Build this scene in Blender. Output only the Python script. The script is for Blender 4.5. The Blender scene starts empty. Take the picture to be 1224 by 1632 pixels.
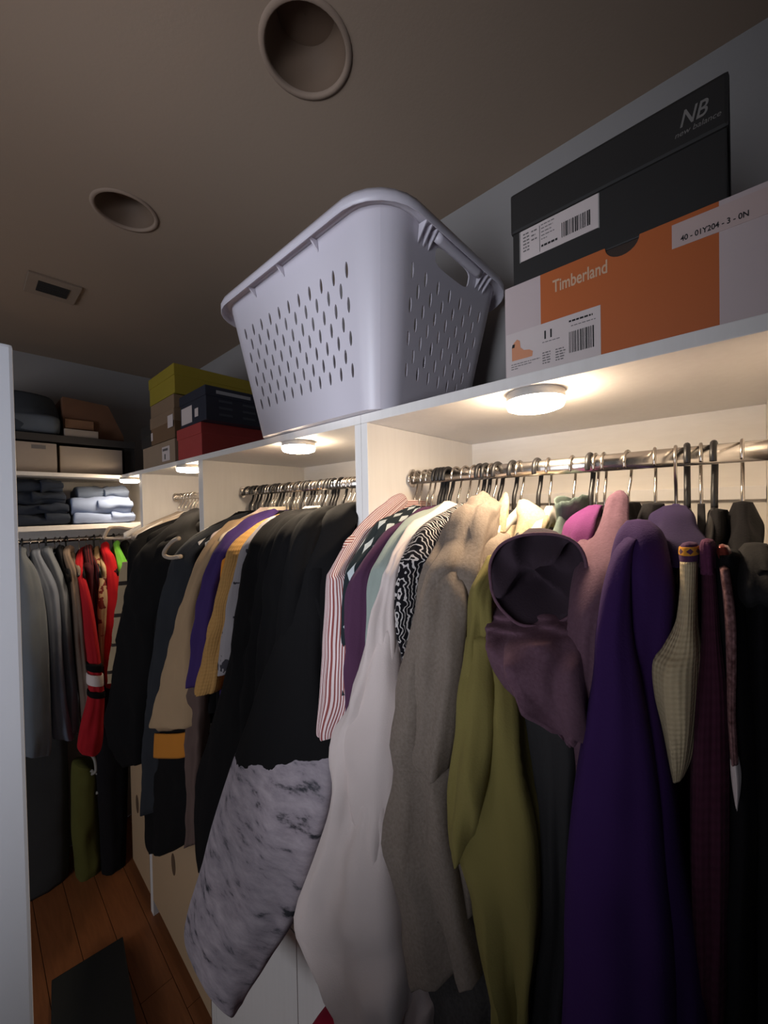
import bpy, bmesh, math, random
from math import sin, cos, pi, radians
from mathutils import Vector, noise, Matrix

random.seed(7)
V = Vector
SC = bpy.context.scene
COL = SC.collection

# ------------------------------------------------------------------ camera
EYE = V((0, 0, 1.875))
FPX = 613.0                                     # focal length in pixels of the 1224x1632 frame
YAW, PITCH, ROLL = radians(47.5), radians(-0.79), radians(1.06)
FWD = V((sin(YAW) * cos(PITCH), cos(YAW) * cos(PITCH), sin(PITCH)))
_R0 = V((cos(YAW), -sin(YAW), 0)); _U0 = _R0.cross(FWD)
RGT = _R0 * cos(ROLL) - _U0 * sin(ROLL)
UPV = _U0 * cos(ROLL) + _R0 * sin(ROLL)
cam = bpy.data.cameras.new('camera')
cam.sensor_fit = 'HORIZONTAL'; cam.sensor_width = 36.0; cam.lens = FPX / 1224 * 36.0
cam.clip_start = 0.02
camo = bpy.data.objects.new('camera', cam); COL.objects.link(camo)
m3 = Matrix((RGT, UPV, -FWD)).transposed()
camo.matrix_world = Matrix.Translation(EYE) @ m3.to_4x4()
SC.camera = camo

# ------------------------------------------------------------------ world, added cool fill lamps out of view, exposure
w = bpy.data.worlds.new('world'); SC.world = w; w.use_nodes = True
w.node_tree.nodes['Background'].inputs[0].default_value = (0.55, 0.62, 0.8, 1)
w.node_tree.nodes['Background'].inputs[1].default_value = 0.03
def fill_light(name, loc, target, w_, h_, watts, col=(0.84, 0.89, 1.0), spread=180):
    l = bpy.data.lights.new(name, 'AREA'); l.shape = 'RECTANGLE'; l.size = w_; l.size_y = h_; l.energy = watts; l.color = col; l.spread = radians(spread)
    o = bpy.data.objects.new(name, l); COL.objects.link(o); o.location = loc
    o.rotation_euler = (V(target) - V(loc)).to_track_quat('-Z', 'Y').to_euler()
fill_light('left_fill', (-2.1, 1.15, 1.6), (0.4, 1.9, 1.75), 0.8, 1.1, 17)      # unseen lamp added at the left to brighten far clothes and boxes; no window
fill_light('doorway_fill', (-0.82, 0.22, 1.72), (0.5, 0.92, 2.14), 0.45, 0.6, 4.3, spread=84)     # unseen fill lamp added in the doorway, aimed and narrowed toward the basket
PUCK_STRENGTH = 125.0
PUCK_COLOR = (1.0, 0.80, 0.57)
SC.view_settings.view_transform = 'Standard'
try: SC.view_settings.look = 'None'
except Exception: pass
SC.view_settings.exposure = 0.0
SC.view_settings.gamma = 1.0
SC.view_settings.use_curve_mapping = False


def at(u, v, X=None, Y=None, Z=None):
    """point of the room seen at photo position (u, v) on the plane x=X, y=Y or z=Z"""
    d = FWD + RGT * ((u - 612) / FPX) - UPV * ((v - 816) / FPX)
    t = (X - EYE.x) / d.x if X is not None else (Y - EYE.y) / d.y if Y is not None else (Z - EYE.z) / d.z
    return EYE + d * t


# ------------------------------------------------------------------ materials
def lin(c):
    r = []
    for k in c[:3]:
        k = k / 255
        r.append(k / 12.92 if k <= 0.04045 else ((k + 0.055) / 1.055) ** 2.4)
    return (*r, 1)


MATS = {}


def _base(name, rgb, rough, metal=0.0):
    m = bpy.data.materials.new(name); m.use_nodes = True
    nt = m.node_tree; b = nt.nodes['Principled BSDF']
    b.inputs['Base Color'].default_value = lin(rgb); b.inputs['Roughness'].default_value = rough
    b.inputs['Metallic'].default_value = metal
    return m, nt, b


def N(nt, typ, **kw):
    n = nt.nodes.new(typ)
    for k, v in kw.items():
        if k in n.inputs: n.inputs[k].default_value = v
        else: setattr(n, k, v)
    return n


def mixcol(nt, fac, a, b):
    n = nt.nodes.new('ShaderNodeMix'); n.data_type = 'RGBA'
    for s, x in ((0, fac), (6, a), (7, b)):
        if hasattr(x, 'links') or hasattr(x, 'is_linked'): nt.links.new(x, n.inputs[s])
        else: n.inputs[s].default_value = x
    return n.outputs[2]


def math_(nt, op, a, b=0.0, c=0.0):
    n = nt.nodes.new('ShaderNodeMath'); n.operation = op
    for i, x in enumerate((a, b, c)):
        if hasattr(x, 'is_linked'): nt.links.new(x, n.inputs[i])
        else: n.inputs[i].default_value = x
    return n.outputs[0]


def addbump(nt, b, h, strength, dist=0.002):
    n = N(nt, 'ShaderNodeBump'); n.inputs['Strength'].default_value = strength; n.inputs['Distance'].default_value = dist
    nt.links.new(h, n.inputs['Height']); nt.links.new(n.outputs[0], b.inputs['Normal'])


def plain(name, rgb, rough=0.5, metal=0.0, var=0.08, scale=14.0, bump=0.0, bscale=120.0):
    if name in MATS: return MATS[name]
    m, nt, b = _base(name, rgb, rough, metal)
    tc = N(nt, 'ShaderNodeTexCoord')
    nz = N(nt, 'ShaderNodeTexNoise', Scale=scale, Detail=5.0); nt.links.new(tc.outputs['Object'], nz.inputs['Vector'])
    c = lin(rgb)
    lo = tuple(x * (1 - var) for x in c[:3]) + (1,); hi = tuple(min(1, x * (1 + var)) for x in c[:3]) + (1,)
    nt.links.new(mixcol(nt, nz.outputs['Fac'], lo, hi), b.inputs['Base Color'])
    if bump:
        n2 = N(nt, 'ShaderNodeTexNoise', Scale=bscale, Detail=3.0); nt.links.new(tc.outputs['Object'], n2.inputs['Vector'])
        addbump(nt, b, n2.outputs['Fac'], bump)
    MATS[name] = m
    return m


def fabric(name, rgb, rgb2=None, kind='plain', var=0.16, k=30, rough=0.92, sheen=0.15, bump=0.35):
    """woven or knitted cloth; kind: plain, heather, stripe_u, stripe_v, knit, wave, moon, blotch, bands, diamonds"""
    if name in MATS: return MATS[name]
    m, nt, b = _base(name, rgb, rough)
    if 'Sheen Weight' in b.inputs:
        b.inputs['Sheen Weight'].default_value = sheen; b.inputs['Sheen Roughness'].default_value = 0.6
        b.inputs['Sheen Tint'].default_value = lin(tuple(min(255, x + 60) for x in rgb))
    b.inputs['Specular IOR Level'].default_value = 0.15
    tc = N(nt, 'ShaderNodeTexCoord')
    nz = N(nt, 'ShaderNodeTexNoise', Scale=7.0, Detail=6.0); nt.links.new(tc.outputs['Object'], nz.inputs['Vector'])
    c = lin(rgb)
    lo = tuple(x * (1 - var) for x in c[:3]) + (1,); hi = tuple(min(1, x * (1 + var)) for x in c[:3]) + (1,)
    col = mixcol(nt, nz.outputs['Fac'], lo, hi)
    fine = N(nt, 'ShaderNodeTexNoise', Scale=420.0, Detail=2.0); nt.links.new(tc.outputs['Object'], fine.inputs['Vector'])
    h = fine.outputs['Fac']
    sp = N(nt, 'ShaderNodeSeparateXYZ'); nt.links.new(tc.outputs['UV'], sp.inputs[0])
    U, W = sp.outputs[0], sp.outputs[1]
    c2 = lin(rgb2) if rgb2 else None
    if kind == 'heather':
        n2 = N(nt, 'ShaderNodeTexNoise', Scale=260.0, Detail=3.0); nt.links.new(tc.outputs['Object'], n2.inputs['Vector'])
        f = math_(nt, 'SMOOTH_MIN', math_(nt, 'MULTIPLY_ADD', n2.outputs['Fac'], 2.4, -0.7), 1.0, 0.1)
        col = mixcol(nt, f, col, c2)
    elif kind in ('stripe_u', 'stripe_v'):
        f = math_(nt, 'GREATER_THAN', math_(nt, 'FRACT', math_(nt, 'MULTIPLY', U if kind == 'stripe_u' else W, float(k))), 0.55)
        col = mixcol(nt, f, col, c2)
    elif kind == 'bands':
        f = math_(nt, 'GREATER_THAN', math_(nt, 'FRACT', math_(nt, 'MULTIPLY_ADD', W, float(k), 0.35)), 0.88)
        col = mixcol(nt, f, col, c2)
    elif kind == 'knit':
        a = math_(nt, 'SINE', math_(nt, 'MULTIPLY', U, 2 * pi * k))
        bb = math_(nt, 'SINE', math_(nt, 'MULTIPLY', W, 2 * pi * k * 1.6))
        h = math_(nt, 'ADD', a, bb)
        if c2: col = mixcol(nt, math_(nt, 'MULTIPLY_ADD', h, 0.12, 0.75), c2, col)
        bump = 0.3
    elif kind == 'wave':
        wv = N(nt, 'ShaderNodeTexWave', Scale=float(k), Distortion=9.0, Detail=1.5); wv.inputs['Detail Scale'].default_value = 1.1
        mp = N(nt, 'ShaderNodeMapping'); mp.inputs['Scale'].default_value = (1.2, 0.6, 1.6)
        nt.links.new(tc.outputs['Object'], mp.inputs[0]); nt.links.new(mp.outputs[0], wv.inputs['Vector'])
        f = math_(nt, 'GREATER_THAN', wv.outputs['Fac'], 0.80)
        col = mixcol(nt, f, col, c2)
    elif kind == 'blotch':
        n2 = N(nt, 'ShaderNodeTexNoise', Scale=float(k), Detail=3.0); nt.links.new(tc.outputs['Object'], n2.inputs['Vector'])
        f = math_(nt, 'GREATER_THAN', n2.outputs['Fac'], 0.6)
        col = mixcol(nt, f, col, c2)
    elif kind == 'diamonds':
        a = math_(nt, 'ABSOLUTE', math_(nt, 'SUBTRACT', math_(nt, 'FRACT', math_(nt, 'MULTIPLY', U, 7.0)), 0.5))
        bb = math_(nt, 'ABSOLUTE', math_(nt, 'SUBTRACT', math_(nt, 'FRACT', math_(nt, 'MULTIPLY', W, float(k))), 0.5))
        f = math_(nt, 'LESS_THAN', math_(nt, 'ADD', a, bb), 0.36)
        col = mixcol(nt, f, col, c2)
    elif kind == 'moon':
        mp = N(nt, 'ShaderNodeMapping'); mp.inputs['Scale'].default_value = (1.0, 1.0, 2.6); mp.inputs['Rotation'].default_value = (0.5, -0.3, 0)
        nt.links.new(tc.outputs['Object'], mp.inputs[0])
        n2 = N(nt, 'ShaderNodeTexNoise', Scale=15.0, Detail=8.0, Roughness=0.62); nt.links.new(mp.outputs[0], n2.inputs['Vector'])
        n3 = N(nt, 'ShaderNodeTexNoise', Scale=8.0, Detail=4.0); nt.links.new(tc.outputs['Object'], n3.inputs['Vector'])
        rp = N(nt, 'ShaderNodeValToRGB'); nt.links.new(n2.outputs['Fac'], rp.inputs[0])
        e = rp.color_ramp.elements
        e[0].position = 0.33; e[0].color = lin((16, 16, 18)); e[1].position = 0.43; e[1].color = lin((150, 138, 144))
        x = e.new(0.75); x.color = lin((196, 182, 186))
        grey = mixcol(nt, math_(nt, 'MULTIPLY', n3.outputs['Fac'], 0.55), rp.outputs[0], lin((112, 112, 120)))
        n4 = N(nt, 'ShaderNodeTexNoise', Scale=14.0, Detail=3.0); nt.links.new(tc.outputs['Object'], n4.inputs['Vector'])
        edge = math_(nt, 'ADD', W, math_(nt, 'MULTIPLY_ADD', n4.outputs['Fac'], 0.06, -0.03))
        f = math_(nt, 'GREATER_THAN', edge, rgb2[0] if rgb2 else 0.5)
        col = mixcol(nt, f, col, grey)
    nt.links.new(col, b.inputs['Base Color'])
    addbump(nt, b, h, bump, 0.0012)
    MATS[name] = m
    return m


def wood_mat(name, a, b_, scale=(1.0, 14.0, 1.0), rough=0.45, bump=0.1):
    if name in MATS: return MATS[name]
    m, nt, b = _base(name, a, rough)
    tc = N(nt, 'ShaderNodeTexCoord'); mp = N(nt, 'ShaderNodeMapping'); mp.inputs['Scale'].default_value = scale
    oi = N(nt, 'ShaderNodeObjectInfo')
    ad = N(nt, 'ShaderNodeVectorMath', operation='ADD')
    nt.links.new(tc.outputs['Object'], ad.inputs[0]); nt.links.new(oi.outputs['Location'], ad.inputs[1])
    nt.links.new(ad.outputs[0], mp.inputs[0])
    nz = N(nt, 'ShaderNodeTexNoise', Scale=6.0, Detail=6.0, Distortion=0.6); nt.links.new(mp.outputs[0], nz.inputs['Vector'])
    col = mixcol(nt, nz.outputs['Fac'], lin(a), lin(b_))
    nt.links.new(col, b.inputs['Base Color'])
    addbump(nt, b, nz.outputs['Fac'], bump, 0.001)
    MATS[name] = m
    return m


def emit(name, col, s):
    if name in MATS: return MATS[name]
    m = bpy.data.materials.new(name); m.use_nodes = True; nt = m.node_tree
    b = nt.nodes['Principled BSDF']
    b.inputs['Base Color'].default_value = (0.9, 0.88, 0.85, 1)
    b.inputs['Emission Color'].default_value = (*col, 1); b.inputs['Emission Strength'].default_value = s
    MATS[name] = m
    return m


WHITE = wood_mat('white_laminate', (226, 220, 214), (236, 231, 226), (14.0, 14.0, 1.2), 0.5, 0.12)
PAINT = plain('wall_paint', (152, 148, 146), 0.9, var=0.04, scale=3, bump=0.08, bscale=160)
CEIL = plain('ceiling_paint', (150, 130, 112), 0.95, var=0.05, scale=2, bump=0.1, bscale=180)
CHROME = plain('chrome', (214, 208, 202), 0.24, 1.0, var=0.02)
WIRE = plain('steel_wire', (190, 182, 174), 0.22, 1.0, var=0.03)
BLKPL = plain('black_plastic', (26, 24, 25), 0.42)
BLKVEL = fabric('black_velvet', (20, 18, 20), sheen=0.3)
WHTPL = plain('white_plastic', (226, 218, 208), 0.35, var=0.03)
BEIPL = plain('beige_plastic', (176, 160, 144), 0.4, var=0.04)
PURPL = fabric('purple_velvet', (52, 34, 92), sheen=0.3)
BASK = plain('basket_plastic', (198, 192, 200), 0.38, var=0.03, scale=5)
DOORW = plain('door_paint', (180, 181, 187), 0.55, var=0.03, scale=4, bump=0.06, bscale=70)
INK = plain('black_ink', (30, 28, 28), 0.7)
GINK = plain('grey_ink', (110, 104, 102), 0.7)
PAPER = plain('label_paper', (206, 192, 188), 0.7, var=0.03)


# ------------------------------------------------------------------ mesh helpers
def link(name, me, mat, parent=None):
    o = bpy.data.objects.new(name, me); COL.objects.link(o)
    if mat is not None and not me.materials: me.materials.append(mat)
    if parent is not None: o.parent = parent
    return o


def wpos(p):
    l = V((0, 0, 0))
    while p is not None:
        l += p.location; p = p.parent
    return l


def mesh(name, vs, fs, mat, parent=None, smooth=False, uvs=None, bevel=0.0):
    """world-space vertices; the parent's position is taken off"""
    off = wpos(parent)
    me = bpy.data.meshes.new(name)
    me.from_pydata([tuple(V(p) - off) for p in vs], [], fs)
    if uvs:
        ul = me.uv_layers.new(name='UVMap')
        for p in me.polygons:
            for li in p.loop_indices: ul.data[li].uv = uvs[me.loops[li].vertex_index]
    me.update()
    if bevel:
        bm = bmesh.new(); bm.from_mesh(me)
        bmesh.ops.bevel(bm, geom=list(bm.edges), offset=bevel, segments=2, affect='EDGES', profile=0.7)
        bm.to_mesh(me); bm.free()
    if smooth:
        for p in me.polygons: p.use_smooth = True
    return link(name, me, mat, parent)


BOXF = [(0, 3, 2, 1), (4, 5, 6, 7), (0, 1, 5, 4), (1, 2, 6, 5), (2, 3, 7, 6), (3, 0, 4, 7)]


def box(name, lo, hi, mat, parent=None, bevel=0.0015):
    (a, b, c), (d, e, f) = lo, hi
    vs = [(a, b, c), (d, b, c), (d, e, c), (a, e, c), (a, b, f), (d, b, f), (d, e, f), (a, e, f)]
    return mesh(name, vs, BOXF, mat, parent, bevel=bevel)


def tube(pts, r, n=10, closed=False):
    """vertices and faces of a tube along world points"""
    pts = [V(p) for p in pts]; vs = []; fs = []
    m = len(pts); prev = None
    for i, p in enumerate(pts):
        if closed: t = (pts[(i + 1) % m] - pts[i - 1])
        else: t = pts[min(i + 1, m - 1)] - pts[max(i - 1, 0)]
        t.normalize()
        if prev is None:
            a = t.orthogonal().normalized()
        else:
            a = (prev - t * prev.dot(t)).normalized()
        prev = a; b = t.cross(a)
        rr = r[i] if isinstance(r, (list, tuple)) else r
        for k in range(n):
            q = 2 * pi * k / n
            vs.append(p + a * (rr * cos(q)) + b * (rr * sin(q)))
    rng = m if closed else m - 1
    for i in range(rng):
        j = (i + 1) % m
        for k in range(n):
            l = (k + 1) % n
            fs.append((i * n + k, i * n + l, j * n + l, j * n + k))
    if not closed:
        fs.append(tuple(range(n - 1, -1, -1))); fs.append(tuple((m - 1) * n + k for k in range(n)))
    return vs, fs


def merge(parts):
    vs = []; fs = []
    for a, b in parts:
        o = len(vs); vs += list(a); fs += [tuple(i + o for i in f) for f in b]
    return vs, fs


def cr(pts, t):
    """Catmull-Rom through a list of Vectors/tuples of floats"""
    n = len(pts) - 1; x = min(max(t, 0), 1) * n; i = min(int(x), n - 1); f = x - i
    p0, p1, p2, p3 = pts[max(i - 1, 0)], pts[i], pts[i + 1], pts[min(i + 2, n)]
    return [0.5 * (2 * b + (c - a) * f + (2 * a - 5 * b + 4 * c - d) * f * f + (-a + 3 * b - 3 * c + d) * f ** 3) for a, b, c, d in zip(p0, p1, p2, p3)]


def smoothpath(pts, m):
    return [V(cr([tuple(p) for p in pts], i / (m - 1))) for i in range(m)]


def root(name, label, cat, loc, group=None):
    o = bpy.data.objects.new(name, None); COL.objects.link(o); o.empty_display_size = 0.05
    o.location = loc; tag(o, label, cat, group)
    return o


def tag(o, label, cat, group=None):
    o['label'] = label; o['category'] = cat
    if group: o['group'] = group
    return o


def struct(o):
    o['kind'] = 'structure'; return o


def loft(name, rows, mat, parent=None, n=36, m=44, fold=(5, 0.004), wr=0.006, ex=2.3, seed=None, ramp=True, hemwave=0.0, wscale=7.0, diag=0.0):
    """cloth tube: rows of (centre, half-major, half-minor), top to hem; folds run down, wrinkles ride on top"""
    seed = random.random() * 50 if seed is None else seed
    flat = [tuple(c) + tuple(a) + tuple(b) for c, a, b in rows]
    ph = [seed * 1.7 + i * 2.1 for i in range(4)]
    vs = []; uv = []; fs = []
    L = 0; last = None; ring_v = []
    rings = []
    for i in range(m):
        r = cr(flat, i / (m - 1)); rings.append((V(r[0:3]), V(r[3:6]), V(r[6:9])))
    for c, a, b in rings:
        if last is not None: L += (c - last).length
        last = c; ring_v.append(L)
    for i, (c, a, b) in enumerate(rings):
        t = i / (m - 1); g = (0.25 + 0.75 * t) if ramp else 1.0
        bn = b.normalized() if b.length > 1e-6 else V((0, 1, 0))
        an = a.normalized() if a.length > 1e-6 else V((1, 0, 0))
        for k in range(n):
            q = 2 * pi * k / n
            cx = math.copysign(abs(cos(q)) ** (2 / ex), cos(q)); sx = math.copysign(abs(sin(q)) ** (2 / ex), sin(q))
            p = c + a * cx + b * sx
            nv = noise.noise_vector(p * wscale + V((seed, seed * .3, -seed)))
            f1 = sin(fold[0] * q + ph[0] + 1.6 * nv.x + diag * t) + 0.5 * sin((fold[0] * 2 + 1) * q + ph[1] + 2 * t + 1.5 * nv.y)
            amp = fold[1] * g * min(1, (a.length + b.length) / 0.05)
            p = p + (bn * sx + an * cx * 0.5) * (f1 * amp)
            n2 = noise.noise(p * (wscale * 2.6) + V((0, seed, seed)))
            rg = 1 - abs(noise.noise(V((p.x * 9 + seed, p.y * 9, p.z * 5 + diag * p.x * 6)))) * 2.2
            r2 = 1 - abs(noise.noise(V((p.x * 5 - seed, p.y * 5 + seed, p.z * 3.2 + (diag + 1.5) * (p.x - p.y) * 3)))) * 2.6
            p = p + bn * (sx * (n2 * wr + max(0, rg) * wr * 0.9 + max(0, r2) * wr * 1.3 * g)) + nv * (wr * 0.5 * g)
            if i == m - 1 and hemwave: p.z += hemwave * sin(3 * q + ph[2])
            vs.append(p); uv.append((k / n, ring_v[i] / max(L, 1e-6)))
    for i in range(m - 1):
        for k in range(n):
            l = (k + 1) % n
            fs.append((i * n + k, (i + 1) * n + k, (i + 1) * n + l, i * n + l))
    ct = len(vs); vs.append(rings[0][0] + V((0, 0, 0.002))); uv.append((0.5, 0))
    for k in range(n): fs.append((ct, k, (k + 1) % n))
    cb = len(vs); vs.append(rings[-1][0] + V((0, 0, min(0.02, 0.2 * L)))); uv.append((0.5, 1))
    o = (m - 1) * n
    for k in range(n): fs.append((cb, o + (k + 1) % n, o + k))
    return mesh(name, vs, fs, mat, parent, smooth=True, uvs=uv)


def px(rows, th, X=0.44, Y=None):
    """rows (v, uL, uR[, depthL, depthR]) of a hanging piece -> loft rows; th = half thickness"""
    out = []
    for i, r in enumerate(rows):
        if Y is None:
            pl, pr = at(r[1], r[0], X=r[3] if len(r) > 3 else X), at(r[2], r[0], X=r[4] if len(r) > 3 else X)
        else:
            pl, pr = at(r[1], r[0], Y=r[3] if len(r) > 3 else Y), at(r[2], r[0], Y=r[4] if len(r) > 3 else Y)
        c = (pl + pr) / 2; a = (pr - pl) / 2; h = V((a.x, a.y, 0))
        b = V((-h.y, h.x, 0)).normalized()
        t = th[min(i, len(th) - 1)] if isinstance(th, (list, tuple)) else th
        out.append((c, a, b * t))
    return out


# ------------------------------------------------------------------ room shell
TOPZ = 2.063            # top of the wardrobe units
XF, XB = 0.55, 0.973    # front and back of the run of wardrobes
YE = 2.33               # front of the unit across the far end
CZ = 2.725              # ceiling
YFAR = 2.77
XL = -0.74
floor = struct(box('floor', (-2.25, -1.3, -0.06), (1.0, YFAR, -0.012), plain('floor_bed', (40, 26, 18), 0.8)))
plank_m = wood_mat('plank_wood', (112, 66, 38), (150, 92, 54), (14.0, 1.4, 1.0), 0.38, 0.1)
pw = 0.115
for i in range(15):
    y = -1.3 + random.random() * 0.3 - 0.3
    x = XL + i * pw
    while y < YFAR:
        ln = 0.75 + random.random() * 0.5
        y0, y1 = max(y, -1.3), min(y + ln, YFAR)
        if y1 - y0 > 0.02:
            p = box('plank', (x + 0.001, y0 + 0.001, -0.012), (min(x + pw - 0.001, 1.0), y1 - 0.001, 0.0), plank_m, floor, bevel=0.001)
        y += ln
CANS = [(at(488, 82, Z=CZ), 0.075), (at(200, 337, Z=CZ), 0.072)]
def ceiling():
    x0, x1, y0, y1 = -2.25, 1.0, -1.3, YFAR + 0.05
    vs = []; fs = []
    def quad(a, b, c, d):
        o = len(vs); vs.extend([(a, b, CZ), (a, d, CZ), (c, d, CZ), (c, b, CZ)]); fs.append((o, o + 1, o + 2, o + 3))
    y = y0; n = 40
    for p, r in CANS:
        s = r + 0.02
        quad(x0, y, x1, p.y - s); quad(x0, p.y - s, p.x - s, p.y + s); quad(p.x + s, p.y - s, x1, p.y + s); y = p.y + s
        o = len(vs); out = []
        for k in range(n):
            a = 2 * pi * k / n; m_ = max(abs(cos(a)), abs(sin(a)))
            vs.append((p.x + s * cos(a) / m_, p.y + s * sin(a) / m_, CZ))
        for k in range(n): vs.append((p.x + r * cos(2 * pi * k / n), p.y + r * sin(2 * pi * k / n), CZ))
        for k in range(n): fs.append((o + (k + 1) % n, o + k, o + n + k, o + n + (k + 1) % n))
    quad(x0, y, x1, y1)
    o = len(vs); vs.extend([(x0, y0, CZ + 0.2), (x1, y0, CZ + 0.2), (x1, y1, CZ + 0.2), (x0, y1, CZ + 0.2)]); fs.append((o, o + 1, o + 2, o + 3))
    return struct(mesh('ceiling', vs, fs, CEIL))
ceiling()
struct(box('wall_right', (XB + 0.004, -1.3, 0), (XB + 0.06, YFAR + 0.05, CZ), PAINT, bevel=0))
struct(box('wall_far', (-2.33, YFAR, 0), (XB + 0.004, YFAR + 0.06, CZ), PAINT, bevel=0))
# left wall with the doorway the open door belongs to; the room widens to the left past the door
XW = -2.25
struct(box('wall_left', (XW - 0.08, 0.60, 0), (XW, YFAR, CZ), PAINT, bevel=0))
struct(box('wall_near', (XW, 0.60, 0), (XL - 0.002, 0.68, CZ), PAINT, bevel=0))
# open white door seen face on at the left edge
d0 = at(20, 550, Y=0.545)
door = struct(box('door_1', (XL + 0.002, 0.545, 0.012), (d0.x, 0.583, d0.z), DOORW, bevel=0.003))
hn = box('hinge', (XL + 0.0, 0.540, 0.25), (XL + 0.012, 0.5449, 0.35), CHROME, door)
box('hinge', (XL + 0.0, 0.540, 1.75), (XL + 0.012, 0.5449, 1.85), CHROME, door)
# handle further in on the leaf, outside the picture
vs, fs = tube([(d0.x - 0.72 + 0.06, 0.545, 1.0), (d0.x - 0.66, 0.50, 1.0), (d0.x - 0.56, 0.50, 1.0)], 0.008, 10)
mesh('lever', vs, fs, CHROME, door, smooth=True)

# recessed ceiling cans, unlit
def can(u, v, r, label):
    p = at(u, v, Z=CZ)
    t = root('recessed_light', label, 'ceiling light', (p.x, p.y, CZ), 'recessed ceiling cans')
    n = 40
    def lathe(nm, prof, mat):
        vs = []; fs = []
        for a, z in prof:
            for k in range(n): vs.append((p.x + a * cos(2 * pi * k / n), p.y + a * sin(2 * pi * k / n), CZ + z))
        for i in range(len(prof) - 1):
            for k in range(n): fs.append((i * n + k, i * n + (k + 1) % n, (i + 1) * n + (k + 1) % n, (i + 1) * n + k))
        return mesh(nm, vs, fs, mat, t, smooth=True)
    lathe('trim_ring', [(r * 1.14, -0.0005), (r * 1.13, -0.003), (r * 1.02, -0.0045), (r * 0.985, -0.002), (r * 0.98, 0.004)], plain('can_trim', (142, 122, 106), 0.9))
    lathe('reflector', [(r * 0.985, 0.0), (r * 0.95, 0.025), (r * 0.84, 0.05), (r * 0.72, 0.07), (r * 0.70, 0.075)], plain('can_reflector', (112, 92, 76), 0.6))
    lathe('lamp_face', [(r * 0.71, 0.072), (r * 0.55, 0.070), (r * 0.3, 0.068), (0.001, 0.067)], plain('can_lens', (112, 92, 76), 0.5, var=0.15, scale=9))
can(488, 82, 0.075, 'round unlit recessed ceiling light nearest the camera, above the laundry basket')
can(200, 337, 0.072, 'smaller-looking unlit recessed ceiling light farther back beside the vent')
# square vent with a dark opening
c = at(84, 459, Z=CZ)
t = root('ceiling_vent', 'small square ceiling vent plate with a dark grille opening', 'vent', (c.x, c.y, CZ))
box('plate', (c.x - 0.075, c.y - 0.085, CZ - 0.008), (c.x + 0.075, c.y + 0.085, CZ - 0.0005), plain('vent_plate', (138, 120, 104), 0.85), t)
box('opening', (c.x - 0.045, c.y - 0.045, CZ - 0.0095), (c.x + 0.045, c.y + 0.04, CZ - 0.0075), plain('vent_dark', (28, 25, 24), 0.8), t, bevel=0)
for i in range(7):
    y = c.y - 0.042 + i * 0.013
    box('slat', (c.x - 0.045, y, CZ - 0.011), (c.x + 0.045, y + 0.003, CZ - 0.0093), plain('vent_slat', (44, 40, 38), 0.7), t, bevel=0)

# ------------------------------------------------------------------ wardrobes of the run
ZU = TOPZ - 0.018
LEDGE = 0.80
ROD_X, ROD_Z = 0.69, 1.938
CREAM = wood_mat('cream_back', (222, 214, 204), (234, 227, 218), (1.0, 3.0, 16.0), 0.55, 0.15)


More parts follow.
